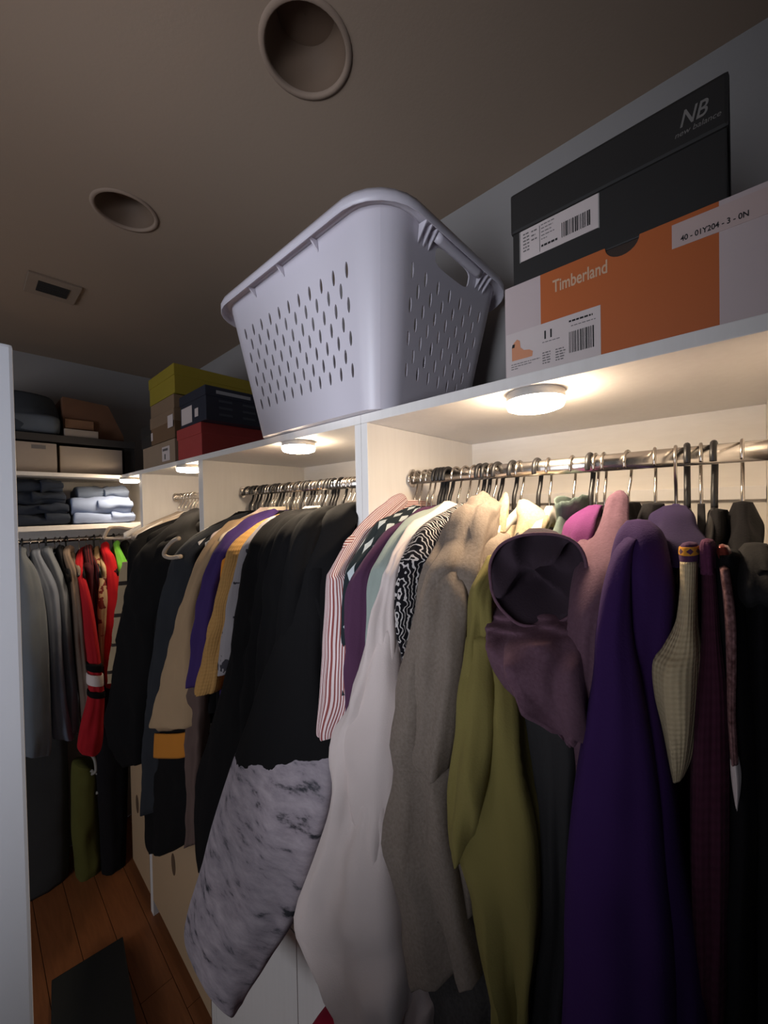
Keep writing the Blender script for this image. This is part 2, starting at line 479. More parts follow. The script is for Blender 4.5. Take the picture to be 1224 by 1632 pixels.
def wardrobe(y0, y1, label, seams, rail=True, xr=ROD_X):
    t = root('wardrobe_unit', label, 'wardrobe', (XF, (y0 + y1) / 2, 0), 'white wardrobe units along the wall')
    box('top_board', (XF, y0, ZU), (XB, y1, TOPZ), WHITE, t)
    box('side_panel', (XF, y0, 0.0), (XB, y0 + 0.018, ZU - 0.0003), WHITE, t)
    box('side_panel', (XF, y1 - 0.018, 0.0), (XB, y1, ZU - 0.0003), WHITE, t)
    box('back_panel', (XB - 0.008, y0 + 0.0183, 0.08), (XB, y1 - 0.0183, ZU - 0.0003), CREAM, t, bevel=0)
    box('ledge', (XF + 0.001, y0 + 0.0183, LEDGE - 0.018), (XB - 0.0083, y1 - 0.0183, LEDGE), WHITE, t)
    box('plinth', (XF + 0.03, y0 + 0.0183, 0.0), (XF + 0.045, y1 - 0.0183, 0.078), plain('plinth_dark', (60, 50, 44), 0.6), t)
    ys = [y0 + 0.0195] + seams + [y1 - 0.0195]
    for a, b in zip(ys, ys[1:]):
        d = box('cabinet_front', (XF - 0.001, a + 0.0015, 0.08), (XF + 0.017, b - 0.0015, LEDGE - 0.0195), plain('front_cream', (188, 158, 124), 0.5, var=0.04, scale=4) if y0 > 1.3 else WHITE, t)
        if y0 > 1.3:
            n = 20; hy, hz = (a + b) / 2 + 0.03, 0.42
            vs = [(XF - 0.0022, hy + 0.022 * cos(2 * pi * k / n), hz + 0.045 * sin(2 * pi * k / n)) for k in range(n)]
            vs += [(XF - 0.001, hy + 0.022 * cos(2 * pi * k / n), hz + 0.045 * sin(2 * pi * k / n)) for k in range(n)]
            mesh('finger_pull', vs, [tuple(range(n))] + [(k, (k + 1) % n, n + (k + 1) % n, n + k) for k in range(n)], plain('pull_dark', (92, 72, 54), 0.6), d)
    if rail:
        n = 20
        def oval(hx, hz, z0, ya, yb):
            vs = []
            for y in (ya, yb):
                for k in range(n): vs.append((xr + hx * cos(2 * pi * k / n), y, z0 + hz * sin(2 * pi * k / n)))
            return vs, [(k, (k + 1) % n, n + (k + 1) % n, n + k) for k in range(n)] + [tuple(range(n - 1, -1, -1)), tuple(range(n, 2 * n))]
        vs, fs = oval(0.0085, 0.0135, ROD_Z, y0 + 0.019, y1 - 0.019)
        r = mesh('hanging_rail', vs, fs, CHROME, t, smooth=True)
        for f in r.data.polygons:
            if len(f.vertices) > 4: f.use_smooth = False
        for ya, yb in ((y0 + 0.0185, y0 + 0.0245), (y1 - 0.0245, y1 - 0.0185)):
            vs, fs = oval(0.014, 0.021, ROD_Z, ya, yb)
            mesh('rail_socket', vs, fs, CHROME, t)
        # batten on the back panel just under the rail height
        box('back_batten', (XB - 0.022, y0 + 0.019, ROD_Z - 0.062), (XB - 0.0085, y1 - 0.019, ROD_Z - 0.038), WHITE, t)
    return t


wardrobe(-0.058, 0.5637, 'nearest white wardrobe bay holding the purple and cream knitwear', [])
wardrobe(0.5643, 1.353, 'middle white wardrobe bay packed with black clothes', [0.835])
wardrobe(1.3536, 2.014, 'third white wardrobe bay with a black coat and cream drawers', [])
cu = wardrobe(2.0146, YE, 'narrow corner wardrobe bay next to the end shelves', [], rail=False)
for o in list(cu.children):          # the corner bay is open toward the end shelves
    if o.name.startswith('side_panel') and max(v.co.y for v in o.data.vertices) > 0.1: bpy.data.objects.remove(o)


def puck(u, v, label):
    p = at(u, v, Z=2.02)
    t = root('puck_light', label, 'puck light', (p.x, p.y, ZU), 'stick-on puck lights')
    n = 40
    def lathe(nm, prof, mat):
        vs = []; fs = []
        for a, z in prof:
            for k in range(n): vs.append((p.x + a * cos(2 * pi * k / n), p.y + a * sin(2 * pi * k / n), ZU + z))
        for i in range(len(prof) - 1):
            for k in range(n): fs.append((i * n + k, (i + 1) * n + k, (i + 1) * n + (k + 1) % n, i * n + (k + 1) % n))
        fs.append(tuple((len(prof) - 1) * n + k for k in range(n)))
        return mesh(nm, vs, fs, mat, t, smooth=True)
    lathe('housing', [(0.036, -0.0004), (0.0415, -0.001), (0.0425, -0.012), (0.0425, -0.0125)], WHTPL)
    lathe('diffuser', [(0.0418, -0.0127), (0.0420, -0.018), (0.0395, -0.0235), (0.031, -0.0265), (0.015, -0.0275)], emit('puck_glow', PUCK_COLOR, PUCK_STRENGTH))
    return t


puck(853, 652, 'large-looking lit puck light under the shelf of the nearest bay')
puck(476, 720, 'lit puck light under the shelf of the middle bay')
puck(301, 752, 'lit puck light under the shelf of the third bay')
puck(207, 769, 'lit puck light in the far corner above the folded jeans')

# ------------------------------------------------------------------ end unit across the far wall
t = root('end_shelving', 'white open shelving with a low hanging rail across the far wall', 'shelving', (0, YE, 0))
box('top_shelf', (-0.8, YE + 0.002, ZU), (XB, YFAR, TOPZ - 0.001), WHITE, t)
box('middle_shelf', (-0.8, YE + 0.002, 1.793), (0.70, YFAR, 1.815), WHITE, t)
box('back_batten', (-0.8, YFAR - 0.018, 1.72), (0.70, YFAR, 1.79), WHITE, t)
vs, fs = tube([(XL + 0.01, 2.50, 1.738), (0.69, 2.50, 1.738)], 0.011, 16)
mesh('hanging_rail', vs, fs, CHROME, t, smooth=True)
box('side_panel', (-0.818, YE + 0.002, 0.0), (-0.8, YFAR, TOPZ), WHITE, t)
box('side_panel', (0.70, YE + 0.20, 0.8), (0.718, YFAR, 2.044), WHITE, t)
FR_Y, FR_Z = 2.50, 1.738

# ------------------------------------------------------------------ boxes on top
def text(s, size, org, right, up, mat, parent, name='lettering', bold=0.0, shear=0.0, lift=0.0006, xs=1.0):
    cu = bpy.data.curves.new(name, 'FONT'); cu.body = s; cu.size = size; cu.shear = shear; cu.offset = bold
    o = bpy.data.objects.new('tmp', cu); COL.objects.link(o)
    dg = bpy.context.evaluated_depsgraph_get(); me0 = o.evaluated_get(dg).to_mesh()
    right, up = V(right).normalized(), V(up).normalized(); nrm = right.cross(up)
    vs = [V(org) + right * (v.co.x * xs) + up * v.co.y + nrm * lift for v in me0.vertices]
    fs = [tuple(p.vertices) for p in me0.polygons]
    o.evaluated_get(dg).to_mesh_clear(); bpy.data.objects.remove(o)
    return mesh(name, vs, fs, mat, parent)


def card(name, org, right, up, w, h, mat, parent, th=0.0006, lift=0.0):
    right, up = V(right).normalized(), V(up).normalized(); nrm = right.cross(up); o = V(org) + nrm * lift
    vs = [o, o + right * w, o + right * w + up * h, o + up * h]
    vs = vs + [p + nrm * th for p in vs]
    return mesh(name, vs, BOXF, mat, parent)


def barcode(org, right, up, w, h, parent, lift, seed=1):
    rnd = random.Random(seed); right, up = V(right).normalized(), V(up).normalized(); nrm = right.cross(up)
    parts = []; x = 0
    while x < w - 0.001:
        bw = rnd.choice((0.0006, 0.0009, 0.0016)); o = V(org) + right * x + nrm * lift
        parts.append(([o, o + right * bw, o + right * bw + up * h, o + up * h], [(0, 1, 2, 3)]))
        x += bw + rnd.choice((0.0006, 0.001, 0.0014))
    vs, fs = merge(parts)
    o = mesh('barcode', vs, fs, INK, parent); o['kind'] = 'stuff'
    return o


def lines(org, right, up, ws, gap, hh, parent, lift, mat=None, name='fine_print'):
    right, up = V(right).normalized(), V(up).normalized(); nrm = right.cross(up); parts = []
    for i, w_ in enumerate(ws):
        o = V(org) - up * (gap * i) + nrm * lift
        x = 0; rnd = random.Random(i * 7 + 3)
        while x < w_:
            b = min(rnd.uniform(0.002, 0.006), w_ - x)
            parts.append(([o + right * x, o + right * (x + b), o + right * (x + b) + up * hh, o + right * x + up * hh], [(0, 1, 2, 3)])); x += b + 0.001
    vs, fs = merge(parts)
    o = mesh(name, vs, fs, mat or GINK, parent); o['kind'] = 'stuff'
    return o


NY = V((0, -1, 0)); PX = V((1, 0, 0)); UZ = V((0, 0, 1))


def shoebox(name, label, x0, x1, y0, y1, z0, z1, body, lid, lidh=0.03, group='boxes on top of the wardrobes'):
    t = root(name, label, 'box', (x0, (y0 + y1) / 2, z0), group)
    box('box_base', (x0 + 0.003, y0 + 0.003, z0), (x1 - 0.003, y1 - 0.003, z1 - 0.003), body, t, bevel=0.002)
    if lid: box('lid', (x0, y0, z1 - lidh), (x1, y1, z1), lid, t, bevel=0.003)
    return t


ORNG = plain('orange_card', (186, 96, 44), 0.6, var=0.05, scale=6)
WCARD = plain('white_card', (196, 178, 176), 0.6, var=0.03)
# boot box with a broad orange band
BX = 0.556
y1, y0 = 0.2545, -0.042; z0 = TOPZ; z1 = TOPZ + 0.134
t = root('boot_box', 'white boot box with broad orange band below the black shoe box', 'box', (BX, 0.106, z0), 'boxes on top of the wardrobes')
box('box_base', (BX + 0.0025, y0, z0), (0.90, y1, z1 - 0.002), plain('box_inside', (58, 44, 36), 0.8), t)
def panel(name, ya, yb, mat, notch=None):
    """front cardboard wall from y=ya (left) to y=yb (right), with a thumb notch in its top edge"""
    pts = [(ya, z0), (yb, z0), (yb, z1)]
    if notch:
        yc, r = notch
        pts += [(yc - r * cos(pi * k / 12), z1 - r * 0.92 * sin(pi * k / 12)) for k in range(13)]
    pts += [(ya, z1)]
    n = len(pts)
    vs = [(BX, y, z) for y, z in pts] + [(BX + 0.0024, y, z) for y, z in pts]
    fs = [tuple(range(n)), tuple(range(2 * n - 1, n - 1, -1))] + [(k, n + k, n + (k + 1) % n, (k + 1) % n) for k in range(n)]
    return mesh(name, vs, fs, mat, t)
yo1 = at(862, 520, X=BX).y; yo0 = at(1147, 520, X=BX).y
panel('white_end', y1, yo1, WCARD); nyc = at(991, 400, X=BX).y
panel('orange_band', yo1, yo0, ORNG, (nyc, 0.0185)); panel('white_end', yo0, y0, WCARD)
box('side_card', (BX + 0.0026, y1 + 0.0002, z0), (0.90, y1 + 0.0016, z1), WCARD, t, bevel=0)
box('top_card', (BX + 0.06, y0, z1 - 0.0019), (0.90, y1, z1), ORNG, t, bevel=0)
p = at(881, 467, X=BX)
text('Timberland', 0.0235, (BX, p.y, p.z), NY, UZ, plain('silver_ink', (205, 170, 140), 0.5), t, bold=0.0004, xs=0.62)
# size label
pa = at(808, 606, X=BX); pb = at(958, 566, X=BX)
lw = pa.y - pb.y; lh = 0.064
lo = (BX, pa.y, z0 + 0.001)
lab = card('size_label', lo, NY, UZ, lw, lh, PAPER, t)
lo = V(lo)
text('11', 0.016, lo + NY * (lw * 0.42) + UZ * 0.042, NY, UZ, INK, lab, bold=0.0003, lift=0.0011)
lines(lo + NY * (lw * 0.42) + UZ * 0.037, NY, UZ, [0.024], 0.003, 0.0011, lab, 0.0011)
lines(lo + NY * (lw * 0.42) + UZ * 0.022, NY, UZ, [0.011] * 5, 0.0036, 0.0016, lab, 0.0011)
lines(lo + NY * (lw * 0.56) + UZ * 0.022, NY, UZ, [0.011, 0.013, 0.012, 0.012, 0.011], 0.0036, 0.0016, lab, 0.0011)
lines(lo + NY * (lw * 0.06) + UZ * 0.017, NY, UZ, [0.042, 0.03, 0.01], 0.0034, 0.0011, lab, 0.0011)
lines(lo + NY * (lw * 0.70) + UZ * 0.054, NY, UZ, [0.029], 0.003, 0.0024, lab, 0.0011, INK)
lines(lo + NY * (lw * 0.72) + UZ * 0.048, NY, UZ, [0.03], 0.003, 0.0011, lab, 0.0011)
barcode(lo + NY * (lw * 0.70) + UZ * 0.013, NY, UZ, 0.032, 0.028, lab, 0.0011, 4)
# little boot picture
bp = [(0, 0), (0.030, 0), (0.031, 0.007), (0.026, 0.0105), (0.018, 0.012), (0.013, 0.017), (0.012, 0.027), (0.008, 0.030), (0.003, 0.026), (0.0, 0.020)]
o3 = lo + NY * (lw * 0.07) + UZ * 0.023
mesh('boot_picture', [o3 + NY * a + UZ * b + V((-0.0012, 0, 0)) for a, b in bp], [tuple(range(len(bp)))], plain('boot_tan', (206, 140, 104), 0.7), lab)
bp = [(0, 0.019), (0.004, 0.019), (0.005, 0.024), (0.001, 0.024)]
mesh('boot_collar', [o3 + NY * a + UZ * b + V((-0.0014, 0, 0)) for a, b in bp], [(0, 1, 2, 3)], INK, lab)
# shipping sticker near the top right, wrapping over the end
pa = at(1071, 398, X=BX)
st = card('sticker', (BX, pa.y, pa.z), NY, UZ, 0.098, 0.027, plain('sticker_paper', (196, 172, 166), 0.6), t, lift=0.0002)
text('40 - 01Y204 - 3 - 0N', 0.0085, (BX, pa.y - 0.008, pa.z + 0.005), NY, UZ, INK, st, bold=0.0002, lift=0.0012, xs=0.78)

# black shoe box on top of it
NBX = 0.560
t = root('shoe_box', 'black shoe box with white size label on top of the orange boot box', 'box', (NBX, 0.12, z1), 'boxes on top of the wardrobes')
BK = plain('black_card', (38, 36, 35), 0.55, var=0.06)
ya, yb = 0.2465, 0.0035; zb = z1 + 0.0006; zt = at(815, 312, X=NBX).z
box('box_base', (NBX + 0.003, yb + 0.002, zb), (0.885, ya - 0.002, zt - 0.003), BK, t, bevel=0.002)
lid = box('lid', (NBX, yb, zt - 0.058), (0.888, ya, zt), BK, t, bevel=0.004)
LG = plain('grey_print', (122, 118, 114), 0.6)
p = at(1082, 206, X=NBX)
text('NB', 0.025, (NBX, p.y, p.z), NY, UZ, LG, lid, name='logo', bold=0.0003, shear=0.32, xs=0.72, lift=0.0008)
p = at(1075, 223, X=NBX)
text('new balance', 0.0085, (NBX, p.y, p.z), NY, UZ, LG, lid, shear=0.25, lift=0.0008, xs=0.95)
pa = at(829, 417, X=NBX); pb = at(953, 370, X=NBX); lw = pa.y - pb.y
lab = card('size_label', (NBX + 0.003, pa.y, pa.z), NY, UZ, lw, zt - 0.058 - pa.z - 0.0005, PAPER, t)
lo = V((NBX + 0.003, pa.y, pa.z)); lh = zt - 0.058 - pa.z
lines(lo + NY * 0.004 + UZ * (lh - 0.008), NY, UZ, [0.009] * 6, 0.0048, 0.002, lab, 0.0011)
lines(lo + NY * 0.016 + UZ * (lh - 0.009), NY, UZ, [0.008, 0.006, 0.008], 0.006, 0.002, lab, 0.0011)
lines(lo + NY * 0.030 + UZ * (lh - 0.006), NY, UZ, [0.018, 0.016, 0.014, 0.018, 0.008], 0.005, 0.0013, lab, 0.0011)
lines(lo + NY * 0.030 + UZ * 0.008, NY, UZ, [0.022], 0.005, 0.003, lab, 0.0011, INK)
card('divider_line', lo + NY * 0.0275 + UZ * 0.003, NY, UZ, 0.0006, lh - 0.008, GINK, lab, lift=0.0008)
barcode(lo + NY * (lw - 0.045) + UZ * 0.008, NY, UZ, 0.037, 0.02, lab, 0.0011, 9)
card('label_slot', (NBX + 0.003, pa.y + 0.0015, pa.z - 0.001), NY, UZ, 0.0014, lh, plain('slot_edge', (150, 146, 142), 0.5), t, th=0.001)
card('label_slot', (NBX + 0.003, pb.y, pa.z - 0.001), NY, UZ, 0.0014, lh, plain('slot_edge', (150, 146, 142), 0.5), t, th=0.001)

# boxes further along the top
T = TOPZ
shoebox('shoe_box', 'red shoe box under the navy box beside the basket', 0.575, 0.90, 1.402, 1.632, T, T + 0.127, plain('red_card', (168, 62, 58), 0.6), plain('red_card', (168, 62, 58), 0.6), 0.04)
nb = shoebox('shoe_box', 'navy shoe box with a white label stacked on the red box', 0.572, 0.88, 1.352, 1.590, T + 0.1275, T + 0.247, plain('navy_card', (34, 38, 52), 0.5), plain('navy_card', (34, 38, 52), 0.5), 0.035)
card('size_label', (0.5748, 1.575, T + 0.137), NY, UZ, 0.10, 0.062, PAPER, nb, lift=0.0004)
card('white_patch', (0.5748, 1.45, T + 0.150), NY, UZ, 0.03, 0.03, PAPER, nb, lift=0.0004)
card('white_print', (0.61, 1.355, T + 0.222), PX, UZ, 0.13, 0.012, plain('pale_print', (150, 152, 158), 0.6), nb, lift=0.0035)
for i in range(3):
    for j in range(2):
        card('faint_print', (0.62 + j * 0.09, 1.355, T + 0.195 - i * 0.024), PX, UZ, 0.05, 0.008, plain('faint_print', (62, 68, 78), 0.6), nb, lift=0.0006)
KRAFT = plain('kraft_card', (132, 108, 84), 0.75, var=0.08); KRAFT2 = plain('kraft_dark', (112, 84, 58), 0.75, var=0.08)
be = shoebox('storage_box', 'pale kraft box with a white label at the bottom of the stack by the corner', 0.572, 0.92, 1.652, 2.06, T, T + 0.105, plain('kraft_pale', (150, 128, 106), 0.75, var=0.06), None)
la = card('label', (0.575, 1.80, T + 0.02), NY, UZ, 0.09, 0.06, PAPER, be, lift=0.0004)
lines(V((0.5744, 1.79, T + 0.062)), NY, UZ, [0.06], 0.01, 0.01, la, 0.0008)
card('printed_mark', (0.5742, 1.77, T + 0.027), NY, UZ, 0.012, 0.022, GINK, la, lift=0.0008)
ta = shoebox('shoe_box', 'brown kraft shoe box with white sticker in the middle of the stack', 0.574, 0.90, 1.655, 1.945, T + 0.1055, T + 0.225, KRAFT2, KRAFT, 0.05)
card('sticker', (0.5735, 1.72, T + 0.15), NY, UZ, 0.058, 0.05, PAPER, ta, lift=0.0006)
card('sticker', (0.5768, 1.94, T + 0.125), NY, UZ, 0.022, 0.035, PAPER, ta, lift=0.0006)
shoebox('shoe_box', 'small black box leaning at the end of the stack beside the end shelves', 0.578, 0.80, 1.95, 2.10, T + 0.1055, T + 0.205, BK, BK, 0.05)
shoebox('shoe_box', 'flat brown box directly beneath the yellow box', 0.576, 0.90, 1.662, 1.95, T + 0.2255, T + 0.285, KRAFT, None)
YL = plain('yellow_card', (150, 132, 36), 0.6, var=0.05)
shoebox('shoe_box', 'mustard yellow shoe box on top of the brown stack', 0.578, 0.93, 1.655, 1.965, T + 0.2855, T + 0.403, YL, YL, 0.045)

# boxes on the far shelf
def fbox(u0, u1, Y, z0_, z1_):
    return at(u0, 720, Y=Y).x, at(u1, 720, Y=Y).x
WB = plain('carton_white', (158, 144, 132), 0.7, var=0.05)
x0, x1 = fbox(14, 92, 2.38, 0, 0)
b1 = shoebox('storage_carton', 'pale carton half hidden by the door on the far top shelf', 0.0, x1, 2.38, 2.70, T, T + 0.142, WB, None, group='cartons on the far shelf')
card('printed_mark', (0.215, 2.383, T + 0.11), PX, UZ, 0.05, 0.018, GINK, b1, lift=0.0004)
x0, x1 = fbox(94, 196, 2.39, 0, 0)
b2 = shoebox('storage_carton', 'wider plain pale carton nearest the corner on the far shelf', x0, x1, 2.39, 2.70, T, T + 0.137, WB, None, group='cartons on the far shelf')
t = root('riser_shelf', 'dark riser shelf standing over the pale cartons', 'shelf', (0.3, 2.42, T))
DK = plain('riser_dark', (58, 54, 52), 0.6)
xr = at(214, 720, Y=2.42).x
box('board', (-0.3, 2.40, T + 0.150), (xr, 2.74, T + 0.185), DK, t)
box('leg', (xr - 0.045, 2.42, T), (xr, 2.72, T + 0.1495), DK, t)
box('leg', (-0.3, 2.42, T), (-0.26, 2.72, T + 0.1495), DK, t)
ZR = T + 0.1853
# dark backpack
t = root('backpack', 'slumped dark blue-grey bag on the riser shelf above the cartons', 'bag', (0.2, 2.55, ZR))
xa, xb = -0.05, at(98, 650, Y=2.45).x
cx = (xa + xb) / 2; hw = (xb - xa) / 2
BG = fabric('bag_cloth', (62, 68, 76), var=0.3)
loft('bag_body', [(V((cx, 2.56, ZR + 0.205)), V((hw * .45, 0, 0)), V((0, .05, 0))), (V((cx, 2.56, ZR + 0.19)), V((hw * .85, 0, 0)), V((0, .09, 0))), (V((cx, 2.56, ZR + .10)), V((hw, 0, 0)), V((0, .11, 0))), (V((cx, 2.56, ZR + .02)), V((hw, 0, 0)), V((0, .12, 0))), (V((cx, 2.56, ZR + .002)), V((hw * .95, 0, 0)), V((0, .11, 0)))], BG, t, ex=4, wr=0.012)
loft('bag_pocket', [(V((cx + .03, 2.455, ZR + 0.10)), V((hw * .6, 0, 0)), V((0, .012, 0))), (V((cx + .03, 2.45, ZR + .08)), V((hw * .8, 0, 0)), V((0, .03, 0))), (V((cx + .03, 2.45, ZR + .02)), V((hw * .8, 0, 0)), V((0, .03, 0))), (V((cx + .03, 2.455, ZR + .01)), V((hw * .7, 0, 0)), V((0, .02, 0)))], fabric('bag_cloth_light', (92, 98, 106), var=0.3), t, ex=4, wr=0.006, m=20)
# brown slanted carton: a prism with a sloping right side
t = root('cardboard_carton', 'brown cardboard carton with a slanted side on the riser shelf', 'box', (0.45, 2.5, ZR))
xa = xb + 0.005; xc = at(197, 690, Y=2.45).x; xt = at(172, 640, Y=2.45).x; zt_ = ZR + 0.195
pts = [(xa, ZR), (xc, ZR), (xc, ZR + 0.03), (xt, zt_ - 0.01), (xa - 0.0, zt_ + 0.005)]
n = len(pts)
vs = [(x, 2.45, z) for x, z in pts] + [(x, 2.72, z) for x, z in pts]
mesh('carton', vs, [tuple(range(n)), tuple(range(2 * n - 1, n - 1, -1))] + [(k, n + k, n + (k + 1) % n, (k + 1) % n) for k in range(n)], plain('brown_card', (104, 70, 48), 0.8, var=0.1), t)
box('flap', (xa + 0.005, 2.435, ZR + 0.045), (xa + 0.12, 2.4495, ZR + 0.09), plain('brown_flap', (136, 98, 70), 0.8), t)
fb = shoebox('small_carton', 'small flat white box in front of the brown carton', at(101, 693, Y=2.42).x, at(157, 693, Y=2.42).x, 2.405, 2.432, ZR, ZR + 0.04, WB, None, group='cartons on the far shelf')

# ------------------------------------------------------------------ laundry basket
def basket():
    zb_, ztp = TOPZ + 0.001, 2.386
    rim = (0.463, 0.905, 0.418, 0.985); bot = (0.540, 0.86, 0.500, 0.945)     # x0,x1,y0,y1
    t = root('laundry_basket', 'big white plastic laundry basket with rows of oval holes', 'basket', (0.69, 0.70, zb_))
    RC = 0.075; HC = ztp - zb_
    def rr(s, tt, off=0.0):
        """point on the wall: s in 0..4 (side index + fraction), tt height fraction"""
        x0, x1, y0, y1 = [b + (r - b) * (0.12 + 0.88 * tt if tt > 0 else 0.12) for r, b in zip(rim, bot)]
        x0 -= off; y0 -= off; x1 += off; y1 += off
        rc = RC * (0.75 + 0.25 * tt) + off
        side = int(s) % 4; f = s - int(s)
        # each side: straight part 0.14..0.86, corner arcs outside that
        crn = [(x0 + rc, y0 + rc, pi), (x1 - rc, y0 + rc, 1.5 * pi), (x1 - rc, y1 - rc, 0), (x0 + rc, y1 - rc, 0.5 * pi)]
        # side 0: x0 side travelled from y1 to y0 ; side1: y0 side x0->x1 ; side2: x1 side y0->y1 ; side3: y1 side x1->x0
        st = [((x0, y1 - rc), (x0, y0 + rc), 0), ((x0 + rc, y0), (x1 - rc, y0), 1), ((x1, y0 + rc), (x1, y1 - rc), 2), ((x1 - rc, y1), (x0 + rc, y1), 3)][side]
        A, B, ci = st
        def corner(i, g):     # corner after side i, g 0..1
            cxx, cyy, a0 = [(x0 + rc, y0 + rc, pi), (x1 - rc, y0 + rc, 1.5 * pi), (x1 - rc, y1 - rc, 0.0), (x0 + rc, y1 - rc, 0.5 * pi)][i % 4]
            a = a0 + g * pi / 2
            return (cxx + rc * cos(a), cyy + rc * sin(a))
        e = 0.14
        if f < e: q = corner(side - 1, 0.5 + 0.5 * f / e)
        elif f > 1 - e: q = corner(side, 0.5 * (f - 1 + e) / e)
        else:
            g = (f - e) / (1 - 2 * e); q = (A[0] + (B[0] - A[0]) * g, A[1] + (B[1] - A[1]) * g)
        return V((q[0], q[1], zb_ + HC * tt))
    parts = []
    def grid(sa, sb, ta, tb, ns, ntt):
        vs = [rr(sa + (sb - sa) * i / ns, ta + (tb - ta) * j / ntt) for j in range(ntt + 1) for i in range(ns + 1)]
        fs = [(j * (ns + 1) + i, j * (ns + 1) + i + 1, (j + 1) * (ns + 1) + i + 1, (j + 1) * (ns + 1) + i) for j in range(ntt) for i in range(ns)]
        parts.append((vs, fs))
    def hole(sa, sb, ta, tb, hw_, hh_, k=16, ex=2.0):
        """cell with an oval hole; half sizes as fractions of the cell"""
        outer = []; inner = []
        for i in range(k):
            a = 2 * pi * (i + 0.5) / k; ca, sa_ = cos(a), sin(a)
            mxx = max(abs(ca), abs(sa_)); ox, oy = ca / mxx, sa_ / mxx
            outer.append(rr((sa + sb) / 2 + ox * (sb - sa) / 2, (ta + tb) / 2 + oy * (tb - ta) / 2))
            inner.append(rr((sa + sb) / 2 + math.copysign(abs(ca) ** (2 / ex), ca) * hw_ * (sb - sa) / 2, (ta + tb) / 2 + math.copysign(abs(sa_) ** (2 / ex), sa_) * hh_ * (tb - ta) / 2))
        corners = []
        parts.append((outer + inner, [(i, (i + 1) % k, k + (i + 1) % k, k + i) for i in range(k)]))
        # the four corner triangles
        for cxx, cyy in ((1, 1), (-1, 1), (-1, -1), (1, -1)):
            a = math.atan2(cyy, cxx) % (2 * pi); i0 = int((a / (2 * pi)) * k - 0.5) % k
            pc = rr((sa + sb) / 2 + cxx * (sb - sa) / 2, (ta + tb) / 2 + cyy * (tb - ta) / 2)
            parts.append(([outer[i0], pc, outer[(i0 + 1) % k]], [(0, 1, 2)]))
    T0, T1 = 0.15, 0.84
    for side, ncol in ((0, 21), (1, 13), (2, 21), (3, 13)):
        e0, e1 = 0.15, 0.85
        grid(side, side + e0, 0, 1, 8, 8); grid(side + e1, side + 1, 0, 1, 8, 8)
        grid(side + e0, side + e1, 0, T0, ncol, 1)
        rows_ = 4; ph = (T1 - T0) / (rows_ + 0.0)
        for c_ in range(ncol):
            sa, sb = side + e0 + (e1 - e0) * c_ / ncol, side + e0 + (e1 - e0) * (c_ + 1) / ncol
            if c_ % 2 == 0:
                for r_ in range(rows_): hole(sa, sb, T0 + r_ * ph, T0 + (r_ + 1) * ph, 0.42, 0.47)
            else:
                grid(sa, sb, T0, T0 + ph / 2, 1, 1)
                for r_ in range(rows_ - 1): hole(sa, sb, T0 + (r_ + .5) * ph, T0 + (r_ + 1.5) * ph, 0.42, 0.47)
                grid(sa, sb, T1 - ph / 2, T1, 1, 1)
        if side in (1, 3):
            grid(side + e0, side + 0.33, T1, 1, 3, 2); grid(side + 0.67, side + e1, T1, 1, 3, 2)
            hole(side + 0.33, side + 0.67, T1, 0.99, 0.92, 0.74, 32, 4.0); grid(side + 0.33, side + 0.67, 0.99, 1, 4, 1)
        else: grid(side + e0, side + e1, T1, 1, 12, 2)
    # floor of the basket
    ring = [rr(s / 12, 0) for s in range(48)]
    parts.append((ring + [V((0.69, 0.70, zb_))], [(i, 48, (i + 1) % 48) for i in range(48)]))
    vs, fs = merge(parts)
    o = mesh('basket_wall', vs, fs, BASK, t, smooth=True)
    so = o.modifiers.new('thick', 'SOLIDIFY'); so.thickness = 0.0028; so.offset = -1
    dg = bpy.context.evaluated_depsgraph_get(); me2 = bpy.data.meshes.new_from_object(o.evaluated_get(dg))
    o.modifiers.clear(); o.data = me2
    for p_ in me2.polygons: p_.use_smooth = True
    me2.set_sharp_from_angle(angle=radians(35))
    # rim: rolled flange
    n = 96; prof = [(0.0, -0.002), (0.003, 0.008), (0.012, 0.0115), (0.022, 0.009), (0.026, 0.0), (0.0255, -0.014), (0.0235, -0.014), (0.023, -0.002), (0.012, 0.004), (0.004, 0.001)]
    vs = []
    for i in range(n):
        s = 4 * i / n
        for a, z in prof:
            q = rr(s, 1.0, a); vs.append(V((q.x, q.y, ztp + z)))
    m_ = len(prof)
    fs = [(i * m_ + k, ((i + 1) % n) * m_ + k, ((i + 1) % n) * m_ + (k + 1) % m_, i * m_ + (k + 1) % m_) for i in range(n) for k in range(m_)]
    mesh('rim', vs, fs, BASK, t, smooth=True)
    # handle grips and ribs at both ends
    for side in (1, 3):
        pts = [rr(side + 0.30 + 0.4 * i / 12, 0.985, 0.010) + V((0, 0, -0.006)) for i in range(13)]
        vs, fs = tube(pts, 0.009, 10); mesh('handle_grip', vs, fs, BASK, t, smooth=True)
        for f in (0.20, 0.24, 0.28, 0.72, 0.76, 0.80):
            a0, a1 = rr(side + f, 0.985, 0.001), rr(side + f, 0.985, 0.020); a2 = rr(side + f, 0.90, 0.001)
            wv = (rr(side + f + 0.006, 0.985) - rr(side + f, 0.985))
            vs = [a0, a1, a2, a0 + wv, a1 + wv, a2 + wv]
            mesh('rib', vs, [(0, 1, 2), (5, 4, 3), (0, 3, 4, 1), (1, 4, 5, 2), (2, 5, 3, 0)], BASK, t)
